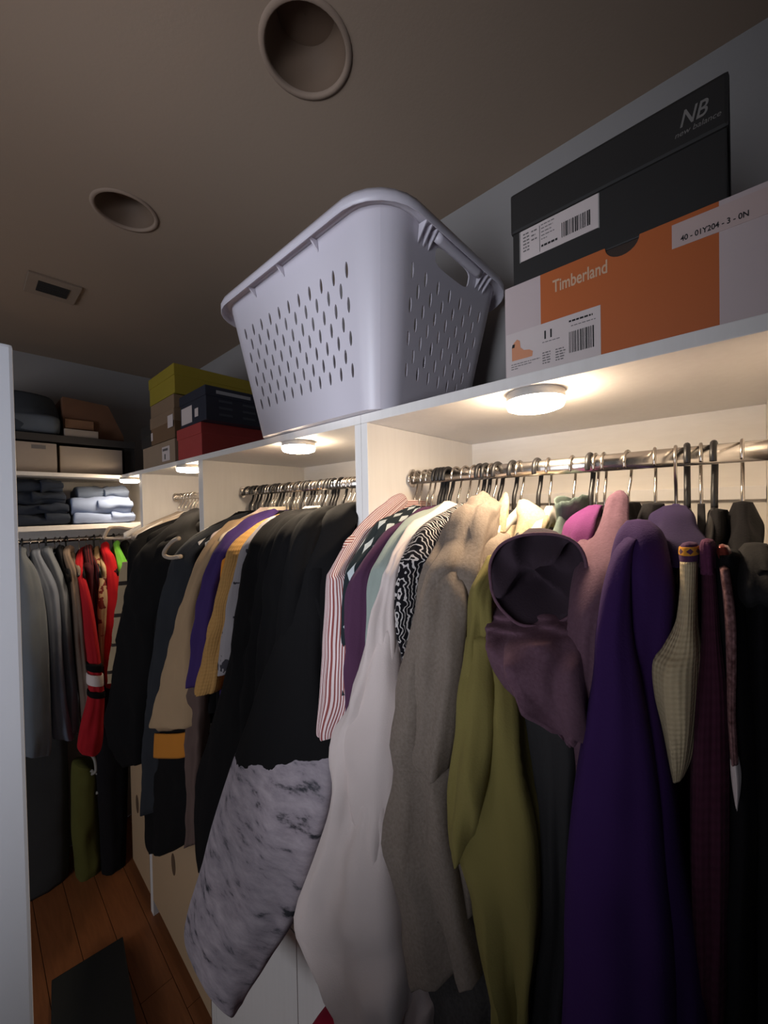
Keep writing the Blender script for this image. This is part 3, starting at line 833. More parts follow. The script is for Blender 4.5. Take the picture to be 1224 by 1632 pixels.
    for f in (0.3, 0.5, 0.7):
        a0, a1, a2 = rr(f, 0.985, 0.001), rr(f, 0.985, 0.020), rr(f, 0.93, 0.001); wv = rr(f + 0.006, .985) - rr(f, .985)
        mesh('rib', [a0, a1, a2, a0 + wv, a1 + wv, a2 + wv], [(0, 1, 2), (5, 4, 3), (0, 3, 4, 1), (1, 4, 5, 2), (2, 5, 3, 0)], BASK, t)
basket()

# ------------------------------------------------------------------ hangers
def hanger_meshes():
    """shared meshes around the rail centre: along=+x is the arm direction"""
    out = {}
    hk = [(0.019 * cos(radians(a)), 0, -0.004 + 0.0195 * sin(radians(a))) for a in range(200, -31, -14)]
    hk += [(0.012, 0, -0.030), (0.004, 0, -0.044), (0.0005, 0, -0.058), (0, 0, -0.078)]
    hk = smoothpath(hk, 40)
    vs, fs = tube(hk, 0.0022, 8); out['wire'] = (vs, fs)
    vs, fs = tube(hk, 0.0040, 10); out['fat'] = (vs, fs)
    arm = lambda s: smoothpath([(0, 0, -0.076), (s * 0.03, 0, -0.082), (s * 0.10, 0, -0.105), (s * 0.17, 0, -0.138), (s * 0.205, 0, -0.165)], 16)
    a1 = tube(arm(1), 0.0048, 8); a2 = tube(arm(-1), 0.0048, 8); bar = tube([(-0.2, 0, -0.166), (0.2, 0, -0.166)], 0.0036, 8)
    out['tri'] = merge([a1, a2, bar])
    # flat broad-shouldered body
    top = smoothpath([(-0.21, 0, -0.160), (-0.12, 0, -0.112), (-0.03, 0, -0.078), (-0.008, 0, -0.068), (0.008, 0, -0.068), (0.03, 0, -0.078), (0.12, 0, -0.112), (0.21, 0, -0.160)], 30)
    vs = []; fs = []
    for i, p in enumerate(top):
        hgt = 0.026 if abs(p.x) > 0.03 else 0.03
        for dy, dz in ((-0.004, 0), (0.004, 0), (0.0045, -hgt), (-0.0045, -hgt)): vs.append(p + V((0, dy, dz)))
    for i in range(len(top) - 1):
        for k in range(4): fs.append((i * 4 + k, i * 4 + (k + 1) % 4, i * 4 + 4 + (k + 1) % 4, i * 4 + 4 + k))
    fs += [(3, 2, 1, 0), tuple(len(vs) - 4 + k for k in range(4))]
    out['flat'] = merge([(vs, fs), tube([(-0.2, 0, -0.180), (0.2, 0, -0.180)], 0.003, 8)])
    return out


HM = hanger_meshes(); HME = {}


def _hm(kind, mat):
    key = (kind, mat.name)
    if key not in HME:
        me = bpy.data.meshes.new('hanger_' + kind); vs, fs = HM[kind]
        me.from_pydata([tuple(p) for p in vs], [], fs); me.update()
        for p in me.polygons: p.use_smooth = True
        me.materials.append(mat); HME[key] = me
    return HME[key]


def hanger(loc, style, label, group, yaw=0.0):
    """style: wire_black, wire_white, wire_purple, fat (all black tube)"""
    t = root('coat_hanger', label, 'hanger', loc, group)
    t.rotation_euler = (0, 0, yaw)
    if style == 'fat':
        link('hook', _hm('fat', BLKPL), None, t); link('shoulder_frame', _hm('tri', BLKPL), None, t)
    else:
        m = {'wire_black': BLKVEL, 'wire_white': WHTPL, 'wire_purple': PURPL, 'wire_beige': BEIPL}[style]
        link('hook', _hm('wire', WIRE), None, t); link('shoulder_frame', _hm('flat', m), None, t)
    return t


NECK = ROD_Z - 0.074


def body_rows(Y, L, hw, yh, X0=ROD_X, zn=NECK, flare=0.0, lean=0.0, neckw=0.05, axis='x'):
    rows = []
    prof = [(0.004, neckw, .35), (-0.012, neckw * 1.5, .6), (-0.030, hw * 0.55, .9), (-0.058, hw * 0.84, 1.0), (-0.090, hw * 0.99, 1.0), (-0.20, hw * 1.0, 1.0), (-0.4, hw + flare * .5, 1.05), (-L + 0.02, hw + flare, 1.1), (-L, hw + flare, 1.1)]
    for dz, a, k in prof:
        if axis == 'x': rows.append((V((X0 - lean * (-dz), Y, zn + dz)), V((a, 0, 0)), V((0, yh * k, 0))))
        else: rows.append((V((Y, X0 - lean * (-dz), zn + dz)), V((0, a, 0)), V((yh * k, 0, 0))))
    return rows


def sleeve_rows(Y, L, hw, X0=ROD_X, zn=NECK, r0=0.05, r1=0.035, th=0.022, side=-1, out=0.02, axis='x', dy=0.0):
    rows = []
    for f, a, d in ((0.0, 0.02, -0.03), (0.06, r0, 0.0), (0.25, r0, out * .6), (0.6, (r0 + r1) / 2, out), (0.97, r1, out), (1.0, r1 * .95, out)):
        x = X0 + side * (hw * 0.93 + d - a * .35); z = zn - 0.075 - f * L
        if axis == 'x': rows.append((V((x, Y + dy * f, z)), V((a, 0, 0)), V((0, th, 0))))
        else: rows.append((V((Y + dy * f, x, z)), V((0, a, 0)), V((th, 0, 0))))
    return rows


def garment(name, label, cat, Y, mat, L=0.66, hw=0.215, yh=0.012, slv=0.5, group='clothes on the nearest rail', X0=ROD_X, zn=NECK, flare=0.01, far_sleeve=True, axis='x', smat=None, front=None, fth=0.03, collar=None, cmat=None, fold=(5, 0.004), wr=0.006, plane='X', fname='sleeve', lean=0.0, sr=(0.05, 0.035), join=True, neck_in=0.05, **kw):
    loc = (X0, Y, zn) if axis == 'x' else (Y, X0, zn)
    t = root(name, label, cat, loc, group)
    loft('body', body_rows(Y, L, hw, yh, X0, zn, flare, lean, axis=axis), mat, t, fold=fold, wr=wr, **kw)
    if slv and front is None:
        loft('sleeve', sleeve_rows(Y, slv, hw, X0, zn, sr[0], sr[1], max(yh * 1.25, 0.013), axis=axis), smat or mat, t, n=24, m=30, fold=(3, 0.004), wr=wr)
    if front is not None:
        fr = px(front, fth, X=0.44) if plane == 'X' else px(front, fth, Y=2.26)
        if join: fr = shoulder(fr, loc, axis) + fr
        loft(fname, fr, smat or mat, t, fold=fold, wr=wr, **{**dict(m=60 if join else 44), **kw})
    if slv and far_sleeve:
        loft('sleeve', sleeve_rows(Y, slv, hw, X0, zn, sr[0] * .8, sr[1], max(yh, 0.012), side=1, out=0.0, axis=axis), smat or mat, t, n=16, m=14, fold=(3, 0.003), wr=wr)
    if collar:
        ring = collar_ring(loc, collar, axis)
        mesh('collar', *ring, cmat or mat, t, smooth=True)
    return t


def shoulder(fr, loc, axis):
    """rows that carry a front piece up over the hanger arm to the neck"""
    c0, a0, b0 = fr[0]
    if c0.z < loc[2] - 0.16: return []
    P = V(loc) + (V((-0.035, 0, 0.006)) if axis == 'x' else V((0, -0.035, 0.006)))
    nb = V((0.5, 0, -0.85)) if axis == 'x' else V((0, 0.5, -0.85))
    al = V((a0.x * .3, a0.y, 0)) if axis == 'x' else V((a0.x, a0.y * .3, 0))
    al = al.normalized() * max(a0.length, 0.015)
    rows = []
    for f, k, tk, bz in ((0.0, .45, .010, 0.0), (0.05, .75, .014, 0.004), (0.35, .9, .016, 0.012), (0.7, 1.0, .018, 0.014)):
        rows.append((P.lerp(c0, f) + V((0, 0, bz)), al * k, nb * tk))
    return rows


def collar_ring(loc, h, axis='x', rx=0.066, ry=0.017):
    """standing, slightly open band round the hanger neck"""
    n = 28; vs = []; fs = []
    prof = [(0.90, -0.035), (1.0, -0.01), (1.06, h * .6), (1.12, h), (1.04, h - 0.002), (0.96, h * .5), (0.9, -0.01)]
    for a, z in prof:
        for k in range(n):
            q = 2 * pi * k / n; lift = 0.012 * cos(q) ** 2
            p = V((a * rx * cos(q), a * ry * sin(q), z - lift + 0.004 * noise.noise(V((cos(q) * 3, sin(q) * 3, loc[1] * 20)))))
            if axis != 'x': p = V((p.y, p.x, p.z))
            vs.append(V(loc) + p)
    m_ = len(prof)
    for i in range(m_):
        for k in range(n): fs.append((i * n + k, i * n + (k + 1) % n, ((i + 1) % m_) * n + (k + 1) % n, ((i + 1) % m_) * n + k))
    return vs, fs


def yrod(u, v=745, X=ROD_X):
    return at(u, v, X=X).y


ORD = 'first second third fourth fifth sixth seventh eighth ninth tenth eleventh twelfth thirteenth fourteenth fifteenth sixteenth seventeenth eighteenth nineteenth twentieth twenty-first twenty-second twenty-third twenty-fourth twenty-fifth twenty-sixth twenty-seventh twenty-eighth twenty-ninth thirtieth thirty-first'.split()
# ------------------------------------------------------------------ nearest bay: hangers
G1 = 'hangers on the nearest rail'
near = [(659, 'wire_white', 'wire-hook hanger at the far left end of the nearest rail'),
        (667, 'wire_black', 'second wire-hook hanger from the left end of the nearest rail'),
        (679, 'wire_black', 'third wire-hook hanger from the left end of the nearest rail'),
        (687, 'wire_black', 'wire-hook hanger just left of the four bunched black hooks'),
        (698, 'fat', 'leftmost of four bunched black plastic hooks on the nearest rail'),
        (703, 'fat', 'second of four bunched black plastic hooks on the nearest rail'),
        (708, 'fat', 'third of four bunched black plastic hooks on the nearest rail'),
        (715, 'fat', 'rightmost of four bunched black plastic hooks on the nearest rail'),
        (728, 'wire_black', 'wire-hook hanger just right of the four bunched black hooks'),
        (743, 'wire_black', 'wire-hook hanger holding the long white sweater'),
        (757, 'wire_black', 'wire-hook hanger left of the wavy black and white top'),
        (766, 'fat', 'black plastic hook above the wavy black and white top'),
        (775, 'fat', 'black plastic hook second from the wavy top'),
        (785, 'wire_black', 'wire-hook hanger above the taupe hoodie shoulder'),
        (794, 'fat', 'black plastic hook above the taupe hoodie'),
        (818, 'fat', 'black plastic hook behind the cream fleece collar'),
        (829, 'wire_white', 'white hanger inside the cream fleece collar'),
        (857, 'fat', 'black plastic hook right of the cream fleece collar'),
        (875, 'wire_white', 'white plastic hanger bare above the purple-lined hood'),
        (913, 'wire_black', 'wire-hook hanger above the small grey-green collar'),
        (941, 'fat', 'black plastic hook beside the magenta collar'),
        (950, 'wire_black', 'wire-hook hanger behind the peaked mauve hood'),
        (963, 'wire_black', 'wire-hook hanger over the peak of the mauve hood'),
        (1001, 'wire_black', 'wire-hook hanger over the black collar beside the mauve hood'),
        (1044, 'wire_black', 'wire-hook hanger over the black neck left of the dark purple top'),
        (1077, 'wire_purple', 'purple velvet hanger with reversed hook over the dark purple top'),
        (1095, 'fat', 'tall black plastic hook above the cream knit sleeve'),
        (1117, 'wire_black', 'wire-hook hanger with long black neck above the maroon sleeve'),
        (1138, 'fat', 'second tall black plastic hook near the right end of the rail'),
        (1183, 'wire_black', 'rightmost wire-hook hanger over the black hoodie')]
HY = {}
for u, st, lb in near:
    y = yrod(u, 770 - (u - 655) * 0.085); HY[u] = y
    dz = 0.0
    hg = hanger((ROD_X, y, ROD_Z), st, lb, G1, (pi if u == 1077 else 0) + random.uniform(-0.10, 0.10))
    if u in (667, 679, 687, 698, 703, 708, 775, 818, 857, 913, 941, 950):
        for ch in hg.children:
            if ch.name.startswith('shoulder_frame'): ch.scale = (0.74, 1, 1)

# ------------------------------------------------------------------ nearest bay: garments, far to near
ST_B = fabric('red_stripe_body', (226, 204, 196), (142, 70, 62), 'stripe_v', k=130)
ST_S = fabric('red_stripe_sleeve', (226, 208, 206), (140, 72, 68), 'stripe_u', k=34)
garment('shirt', 'red and white striped shirt at the left end of the nearest rail', 'shirt', HY[659], ST_B, L=0.60, hw=0.222, yh=0.016, smat=ST_S, zn=NECK + 0.02,
        front=[(905, 533, 556, .465, .475), (925, 526, 562, .455, .47), (991, 522, 567, .45, .465), (1057, 518, 566, .45, .46), (1120, 515, 562, .45, .46), (1160, 513, 550, .45, .455), (1168, 516, 546, .45, .455)], fth=0.022, wr=0.004)
garment('shirt', 'dark teal shirt with white diamonds between the striped and plum shirts', 'shirt', HY[679] - 0.004, fabric('teal_diamond', (34, 42, 46), (190, 198, 200), 'diamonds', k=9), L=0.6, hw=0.205, yh=0.011, slv=0.30, zn=NECK - 0.004,
        front=[(895, 566, 590, .48, .48), (930, 556, 584, .47, .47), (980, 552, 580, .466, .466), (1040, 554, 578, .466, .466), (1100, 556, 578, .466, .466)], fth=0.016)
garment('shirt', 'dark teal collared shirt under the plum shirt', 'shirt', HY[698], fabric('dark_teal', (52, 60, 62)), L=0.6, hw=0.2, yh=0.009, slv=0.3, collar=0.018, zn=NECK - 0.006)
garment('shirt', 'plum polo shirt beside the pale sage shirt', 'shirt', HY[715] + 0.004, fabric('plum', (78, 48, 72)), L=0.62, hw=0.212, yh=0.012, collar=0.016, zn=NECK - 0.008,
        front=[(905, 578, 600, .47, .47), (935, 562, 597, .465, .465), (985, 556, 596, .46, .46), (1050, 558, 592, .46, .46), (1120, 560, 590, .46, .46), (1200, 562, 590, .46, .46), (1250, 565, 585, .46, .46)], fth=0.02)
garment('shirt', 'pale sage green shirt beside the white sweater', 'shirt', HY[728], fabric('sage', (150, 160, 152)), L=0.6, hw=0.21, yh=0.011, zn=NECK - 0.008,
        front=[(890, 610, 632, .47, .47), (920, 598, 628, .462, .462), (970, 594, 622, .46, .46), (1040, 595, 618, .46, .46), (1120, 597, 615, .46, .46)], fth=0.018)
WSW = fabric('white_sweater', (216, 200, 194), var=0.05, bump=0.25)
g = garment('sweater', 'long white sweater hanging lowest in front of the nearest bay', 'sweater', HY[743], WSW, L=0.62, hw=0.214, yh=0.014, zn=NECK - 0.004,
        front=[(893, 628, 646, .465, .47), (920, 618, 640, .455, .46), (960, 607, 637, .448, .455), (1040, 588, 638, .44, .45), (1110, 570, 638, .435, .445), (1150, 545, 637, .43, .44), (1200, 540, 636, .425, .44), (1245, 546, 632, .425, .44), (1340, 518, 640, .42, .435), (1430, 485, 652, .415, .43), (1480, 503, 657, .415, .43), (1540, 537, 665, .415, .425), (1585, 562, 664, .415, .425), (1606, 582, 655, .415, .425)],
        fth=[0.015, 0.02, 0.024, 0.028, 0.03, 0.03, 0.03, 0.032, 0.04, 0.045, 0.045, 0.045, 0.045, 0.04], fname='front', wr=0.011, fold=(4, 0.011), hemwave=0.014, diag=2.5)
# cuff fold overlapping the hem
loft('sleeve', px([(1000, 606, 634, .44, .445), (1080, 585, 636, .425, .435), (1160, 548, 637, .412, .425), (1220, 546, 634, .408, .42), (1280, 560, 630, .408, .42), (1350, 580, 624, .41, .42), (1375, 590, 615, .412, .42)], 0.018), WSW, g, fold=(3, 0.004), wr=0.006)
garment('top', 'black and white wavy striped top between white sweater and taupe hoodie', 'top', HY[766], fabric('wave_print', (22, 20, 24), (196, 188, 184), 'wave', k=48), L=0.55, hw=0.212, yh=0.012, zn=NECK - 0.004,
        front=[(880, 650, 690, .475, .48), (905, 640, 678, .465, .475), (945, 632, 670, .46, .47), (995, 634, 664, .46, .468), (1045, 640, 656, .46, .468), (1090, 642, 656, .46, .468)], fth=0.02)
TAU = fabric('taupe_heather', (118, 105, 94), (134, 121, 110), 'heather')
g = garment('hoodie', 'taupe grey heather hoodie between white sweater and olive sweater', 'hoodie', HY[794], TAU, L=0.6, hw=0.216, yh=0.016, zn=NECK - 0.004,
        front=[(880, 690, 772, .475, .50), (915, 676, 770, .462, .48), (960, 668, 760, .455, .47), (1030, 655, 748, .45, .46), (1100, 644, 742, .448, .455), (1200, 637, 738, .445, .45), (1280, 634, 735, .44, .445), (1354, 645, 750, .44, .445), (1440, 655, 766, .44, .44), (1515, 668, 788, .44, .44), (1525, 672, 792, .44, .44)],
        fth=[0.03, 0.034, 0.034, 0.034, 0.034, 0.034, 0.034, 0.036, 0.038, 0.036, 0.03], fname='front', fold=(5, 0.014), wr=0.014, diag=2.5)
loft('sleeve', px([(905, 684, 742, .455, .47), (960, 672, 752, .438, .455), (1040, 670, 748, .428, .44), (1120, 671, 742, .425, .435), (1180, 672, 736, .425, .435), (1208, 680, 732, .428, .435), (1216, 690, 724, .43, .435)], [0.02, 0.026, 0.028, 0.028, 0.026, 0.022, 0.015]), TAU, g, fold=(4, 0.010), wr=0.013, diag=4)
loft('pocket', px([(1300, 655, 738, .43, .433), (1330, 652, 742, .428, .43), (1400, 662, 752, .428, .43), (1450, 672, 758, .43, .432)], 0.012), TAU, g, m=20, wr=0.004)
loft('hood', [(at(770, 846, X=.60), V((.03, 0, 0)), V((0, .02, 0))), (at(765, 856, X=.57), V((.075, 0, 0)), V((0, .026, 0))), (at(752, 880, X=.54), V((.07, 0, 0)), V((0, .03, 0))), (at(745, 920, X=.51), V((.04, 0, 0)), V((0, .028, 0)))], TAU, g, m=20, wr=0.01)
GH = fabric('grey_hem', (66, 62, 60), (84, 80, 78), 'heather')
garment('trousers', 'dark grey cloth hanging below the taupe hoodie', 'trousers', HY[785], GH, L=0.6, hw=0.18, yh=0.008, slv=0, zn=NECK - 0.02,
        front=[(1440, 665, 770, .46, .46), (1520, 672, 790, .455, .455), (1590, 690, 800, .452, .452), (1680, 700, 805, .45, .45), (1760, 705, 800, .45, .45)], fth=0.025, fname='leg', fold=(4, 0.008))
garment('blouse', 'pale pink cloth whose hem shows at the bottom under the white sweater', 'blouse', HY[757], fabric('pale_pink', (190, 172, 166)), L=0.9, hw=0.19, yh=0.007, slv=0, zn=NECK - 0.012,
        front=[(1430, 640, 665, .45, .45), (1560, 645, 690, .445, .445), (1600, 630, 700, .44, .44), (1650, 612, 690, .44, .44), (1720, 600, 680, .44, .44)], fth=0.02, fname='hem')
CRF = fabric('cream_fleece', (192, 174, 144), (166, 148, 122), 'heather', var=0.1)
g = garment('fleece', 'cream fleece top with raised collar round a white hanger', 'fleece', HY[829], CRF, L=0.58, hw=0.2, yh=0.012, zn=NECK - 0.03, slv=0.4)
loft('collar', [(at(806, 786, X=.665), V((.006, .004, 0)), V((0, .003, 0))), (at(803, 800, X=.65), V((.018, .012, 0)), V((-.004, .006, 0))), (at(797, 822, X=.635), V((.024, .016, 0)), V((-.005, .009, 0))), (at(794, 848, X=.62), V((.02, .014, 0)), V((-.005, .009, 0)))], CRF, g, m=18, n=20, wr=0.003)
loft('collar', [(at(834, 797, X=.655), V((.008, -.004, 0)), V((.002, .004, 0))), (at(843, 812, X=.645), V((.02, -.012, 0)), V((.005, .009, 0))), (at(850, 830, X=.635), V((.024, -.014, 0)), V((.006, .011, 0))), (at(840, 858, X=.615), V((.02, -.012, 0)), V((.005, .009, 0)))], CRF, g, m=18, n=20, wr=0.003)
OLV = fabric('olive_knit', (126, 114, 64), var=0.1)
g = garment('sweater', 'olive green sweater with folded sleeve beneath the mauve hood', 'sweater', HY[875], OLV, L=0.6, hw=0.21, yh=0.013, zn=NECK - 0.05,
        front=[(885, 780, 808, .475, .48), (915, 768, 800, .46, .465), (948, 756, 792, .45, .455), (1024, 749, 800, .44, .445), (1090, 743, 834, .435, .44), (1200, 737, 850, .43, .435), (1290, 740, 872, .428, .43), (1400, 757, 880, .428, .43), (1480, 769, 872, .428, .43), (1560, 795, 856, .43, .43), (1650, 803, 850, .43, .43), (1720, 806, 846, .43, .43)],
        fth=[0.018, 0.022, 0.024, 0.03, 0.034, 0.036, 0.036, 0.034, 0.03, 0.026, 0.024, 0.02], fname='front', fold=(5, 0.012), wr=0.012, diag=2, join=False)
loft('sleeve', px([(1010, 752, 790, .435, .437), (1080, 743, 800, .425, .43), (1180, 736, 800, .415, .42), (1260, 724, 792, .41, .415), (1320, 722, 775, .41, .415), (1348, 728, 752, .412, .415), (1358, 732, 742, .413, .414)], [0.02, 0.024, 0.026, 0.026, 0.022, 0.014, 0.008]), OLV, g, fold=(3, 0.010), wr=0.012, diag=4)
garment('shirt', 'small grey-green collared shirt between the white hanger and magenta top', 'shirt', HY[913], fabric('grey_green', (92, 104, 98)), L=0.58, hw=0.17, yh=0.009, slv=0, zn=NECK - 0.002, collar=0.026)
CHA = fabric('charcoal', (50, 48, 48), var=0.2)
garment('jacket', 'charcoal jacket hanging between the olive sweater and the purple coat', 'jacket', HY[941], CHA, L=0.7, hw=0.2, yh=0.01, zn=NECK - 0.03, slv=0.4,
        front=[(1060, 832, 915, .45, .45), (1150, 848, 925, .45, .45), (1250, 866, 925, .45, .45), (1350, 876, 920, .45, .45), (1450, 874, 915, .45, .45), (1560, 856, 912, .45, .45), (1680, 846, 910, .45, .45), (1760, 850, 905, .45, .45)], fth=0.03, fold=(3, 0.008))
g = garment('top', 'magenta top with gathered collar behind the mauve hood', 'top', HY[950], fabric('magenta', (96, 42, 88)), L=0.55, hw=0.15, yh=0.008, zn=NECK - 0.012, slv=0)
loft('collar', [(at(950, 806, X=.66), V((.01, 0, 0)), V((0, .008, 0))), (at(938, 820, X=.64), V((.035, .008, 0)), V((0, .012, 0))), (at(926, 838, X=.615), V((.045, .012, 0)), V((0, .014, 0))), (at(918, 862, X=.59), V((.04, .01, 0)), V((0, .012, 0)))], MATS['magenta'], g, m=18, n=24, fold=(6, 0.006), wr=0.006)
# mauve hoodie with a slumped open hood
MAU = fabric('mauve_fleece', (96, 68, 80), (106, 78, 90), 'heather', var=0.14)
LIN = fabric('plum_lining', (58, 46, 54), var=0.2)
g = garment('hoodie', 'mauve hoodie with its slumped open hood showing a dark lining', 'hoodie', HY[963], MAU, L=0.6, hw=0.2, yh=0.011, zn=NECK - 0.03, slv=0.4, front=[(1000, 880, 950, .455, .455), (1080, 880, 950, .45, .45), (1180, 890, 945, .45, .45), (1260, 900, 940, .45, .45)], fth=0.02)
loft('hood_strap', px([(783, 982, 994, .62, .62), (795, 968, 1000, .60, .61), (830, 958, 1000, .57, .58), (870, 946, 997, .51, .54), (910, 934, 985, .455, .49), (960, 922, 968, .425, .455), (1010, 912, 956, .415, .44), (1070, 908, 952, .41, .43), (1120, 905, 948, .42, .435)], [0.008, 0.014, 0.018, 0.02, 0.022, 0.022, 0.022, 0.022, 0.015]), MAU, g, fold=(3, 0.005), wr=0.006)
loft('hood_roll', px([(915, 788, 946, .53, .54), (940, 781, 949, .505, .515), (962, 779, 950, .485, .495), (982, 780, 950, .458, .468), (1000, 782, 950, .434, .446), (1015, 787, 951, .425, .435), (1045, 797, 951, .418, .43), (1080, 814, 951, .416, .43), (1112, 840, 950, .418, .43), (1142, 885, 947, .422, .43), (1155, 905, 932, .425, .43)],
     [0.015, 0.022, 0.028, 0.032, 0.034, 0.036, 0.038, 0.036, 0.032, 0.024, 0.012]), MAU, g, m=60, n=48, fold=(5, 0.010), wr=0.018, diag=6)
loop = [(783, 938), (781, 900), (795, 872), (820, 857), (850, 851), (890, 853), (920, 868), (934, 898), (932, 935), (920, 970), (895, 990), (860, 998), (828, 995), (805, 977), (791, 959)]
lp = [at(u, v, X=0.405 + (u - 780) / 160 * 0.04 + (1000 - v) / 150 * 0.03) for u, v in loop]
lp = [V(cr([tuple(p) for p in lp + lp[:1]], i / 60)) for i in range(60)]
ctr = sum(lp, V((0, 0, 0))) / 60; dirn = (ctr - EYE); dirn.z = 0; dirn.normalize(); dirn = (dirn * 0.9 + V((0, 0, 0.36))).normalized()
def bowl(nm, mat, sc, depth, wrk, off=0.0, dirn=dirn):
    vs = []; fs = []; rr_ = 14
    for i in range(rr_ + 1):
        a = i / rr_ * pi / 2
        for k, p in enumerate(lp):
            q = ctr + (p - ctr) * (sc * (cos(a) ** 0.7 if i < rr_ else 0.001)) + dirn * (depth * sin(a) + off)
            nz = noise.noise(q * 22) * wrk * sin(a) + max(0, 1 - abs(noise.noise(q * 14 + V((3, 1, 7)))) * 4) * wrk * 1.2 * sin(a)
            vs.append(q - dirn * nz)
    for i in range(rr_):
        for k in range(60): fs.append((i * 60 + k, i * 60 + (k + 1) % 60, (i + 1) * 60 + (k + 1) % 60, (i + 1) * 60 + k))
    return mesh(nm, vs, fs, mat, g, smooth=True)
hd = bowl('hood', MAU, 1.012, 0.07, 0.004, 0.0, V((dirn.x, dirn.y, 0.06)).normalized())
bowl('hood_lining', LIN, 0.995, 0.046, 0.040, 0.001)
vs, fs = tube(lp, 0.0020, 8, closed=True); mesh('hood_hem', vs, fs, MAU, g, smooth=True)
# black neck pieces
garment('top', 'black top with rounded neck right of the mauve hood', 'top', HY[1001], fabric('soft_black', (22, 20, 22)), L=0.62, hw=0.2, yh=0.017, slv=0.4, zn=NECK + 0.006)
garment('top', 'black top with narrow neck left of the dark purple sweater', 'top', HY[1044], MATS['soft_black'], L=0.6, hw=0.19, yh=0.012, slv=0, zn=NECK + 0.004)
PUR = fabric('deep_purple', (56, 30, 80), var=0.12, sheen=0.08)
g = garment('coat', 'deep purple coat falling full length at the right of the nearest bay', 'coat', HY[1044] + 0.012, PUR, L=0.9, hw=0.2, yh=0.013, zn=NECK - 0.022, slv=0,
        front=[(830, 1000, 1034, .50, .50), (850, 985, 1056, .485, .485), (890, 976, 1068, .47, .47), (950, 974, 1076, .46, .46), (1020, 972, 1070, .45, .45), (1080, 970, 1052, .445, .445), (1150, 965, 1058, .44, .44), (1250, 940, 1076, .435, .435), (1380, 925, 1094, .43, .43), (1500, 915, 1112, .43, .43), (1640, 910, 1132, .43, .43), (1760, 910, 1145, .43, .43)],
        fth=[0.015, 0.03, 0.036, 0.036, 0.034, 0.03, 0.03, 0.034, 0.036, 0.036, 0.036, 0.03], fname='front', fold=(3, 0.006), wr=0.006, join=False)
loft('sleeve', px([(858, 994, 1006, .455, .46), (880, 978, 1006, .445, .45), (930, 962, 1004, .43, .435), (1000, 950, 1008, .42, .425), (1070, 945, 1020, .415, .42), (1160, 930, 1035, .41, .415), (1260, 914, 1050, .405, .41), (1380, 903, 1062, .40, .405), (1500, 899, 1070, .40, .40), (1640, 897, 1075, .40, .40), (1760, 898, 1070, .40, .40)], [0.012, 0.018, 0.024, 0.028, 0.03, 0.03, 0.03, 0.03, 0.03, 0.03, 0.026]), PUR, g, fold=(3, 0.004), wr=0.004)
g = garment('sweater', 'dark purple sweater with folded neck on the purple velvet hanger', 'sweater', HY[1077], fabric('aubergine', (36, 24, 56)), L=0.6, hw=0.19, yh=0.011, zn=NECK - 0.01, slv=0.4)
loft('folded_neck', [(at(1076, 806, X=.66), V((.02, 0, 0)), V((0, .008, 0))), (at(1076, 818, X=.62), V((.04, 0, 0)), V((0, .014, 0))), (at(1078, 845, X=.57), V((.04, 0, 0)), V((0, .016, 0))), (at(1080, 868, X=.53), V((.04, 0, 0)), V((0, .016, 0))), (at(1080, 900, X=.5), V((.03, 0, 0)), V((0, .014, 0)))], MATS['aubergine'], g, m=30, n=28, wr=0.007)
# cream knit with a patterned cuff
KN = fabric('cream_knit', (190, 170, 136), (172, 152, 118), 'knit', k=26)
g = garment('cardigan', 'cream cable-knit cardigan with a yellow and purple cuff band', 'cardigan', HY[1095], fabric('cream_knit_body', (190, 172, 140)), L=0.45, hw=0.17, yh=0.008, slv=0, zn=NECK - 0.03)
loft('sleeve', px([(893, 1084, 1113, .445, .445), (940, 1084, 1112, .44, .44), (990, 1078, 1114, .436, .436), (1025, 1060, 1119, .432, .432), (1050, 1044, 1121, .43, .43), (1100, 1046, 1119, .43, .43), (1150, 1056, 1113, .43, .43), (1200, 1066, 1102, .432, .432), (1232, 1073, 1090, .434, .434)], [0.014, 0.015, 0.018, 0.022, 0.026, 0.026, 0.024, 0.02, 0.012]), KN, g, fold=(3, 0.004), wr=0.006, diag=3)
cf = loft('cuff', px([(866, 1087, 1110, .452, .452), (872, 1083, 1114, .45, .45), (882, 1082, 1115, .448, .448), (895, 1084, 1114, .446, .446), (898, 1086, 1112, .446, .446)], 0.016), fabric('cuff_purple', (74, 44, 74), (200, 136, 48), 'plain'), g, m=16, wr=0.001, fold=(3, 0.0003))
loft('cuff_band', px([(870, 1083.4, 1113.6, .4495, .4495), (872, 1082, 1114.6, .449, .449), (881, 1081.5, 1115.4, .4475, .4475), (883, 1083, 1114, .4475, .4475)], 0.0168), fabric('cuff_yellow', (206, 140, 48), (74, 44, 74), 'diamonds', k=1), cf, m=10, wr=0.0005, fold=(3, 0.0002))
MRK = fabric('maroon_knit', (70, 32, 48), (44, 20, 30), 'knit', k=26)
g = garment('sweater', 'maroon knit sweater right of the cream cardigan', 'sweater', HY[1117], MRK, L=0.6, hw=0.18, yh=0.007, slv=0, zn=NECK - 0.03,
        front=[(905, 1118, 1142, .45, .45), (1000, 1118, 1152, .445, .445), (1090, 1108, 1164, .44, .44), (1200, 1100, 1166, .44, .44), (1330, 1096, 1164, .44, .44), (1480, 1100, 1160, .44, .44), (1640, 1110, 1160, .44, .44)], fth=[0.014, 0.02, 0.026, 0.028, 0.028, 0.026, 0.02], join=False)
loft('cuff', px([(861, 1118, 1136, .455, .455), (868, 1115, 1140, .452, .452), (890, 1116, 1141, .45, .45), (912, 1118, 1142, .449, .449)], 0.016), fabric('pink_knit', (92, 44, 72), (70, 32, 54), 'knit', k=16), g, m=14, wr=0.002)
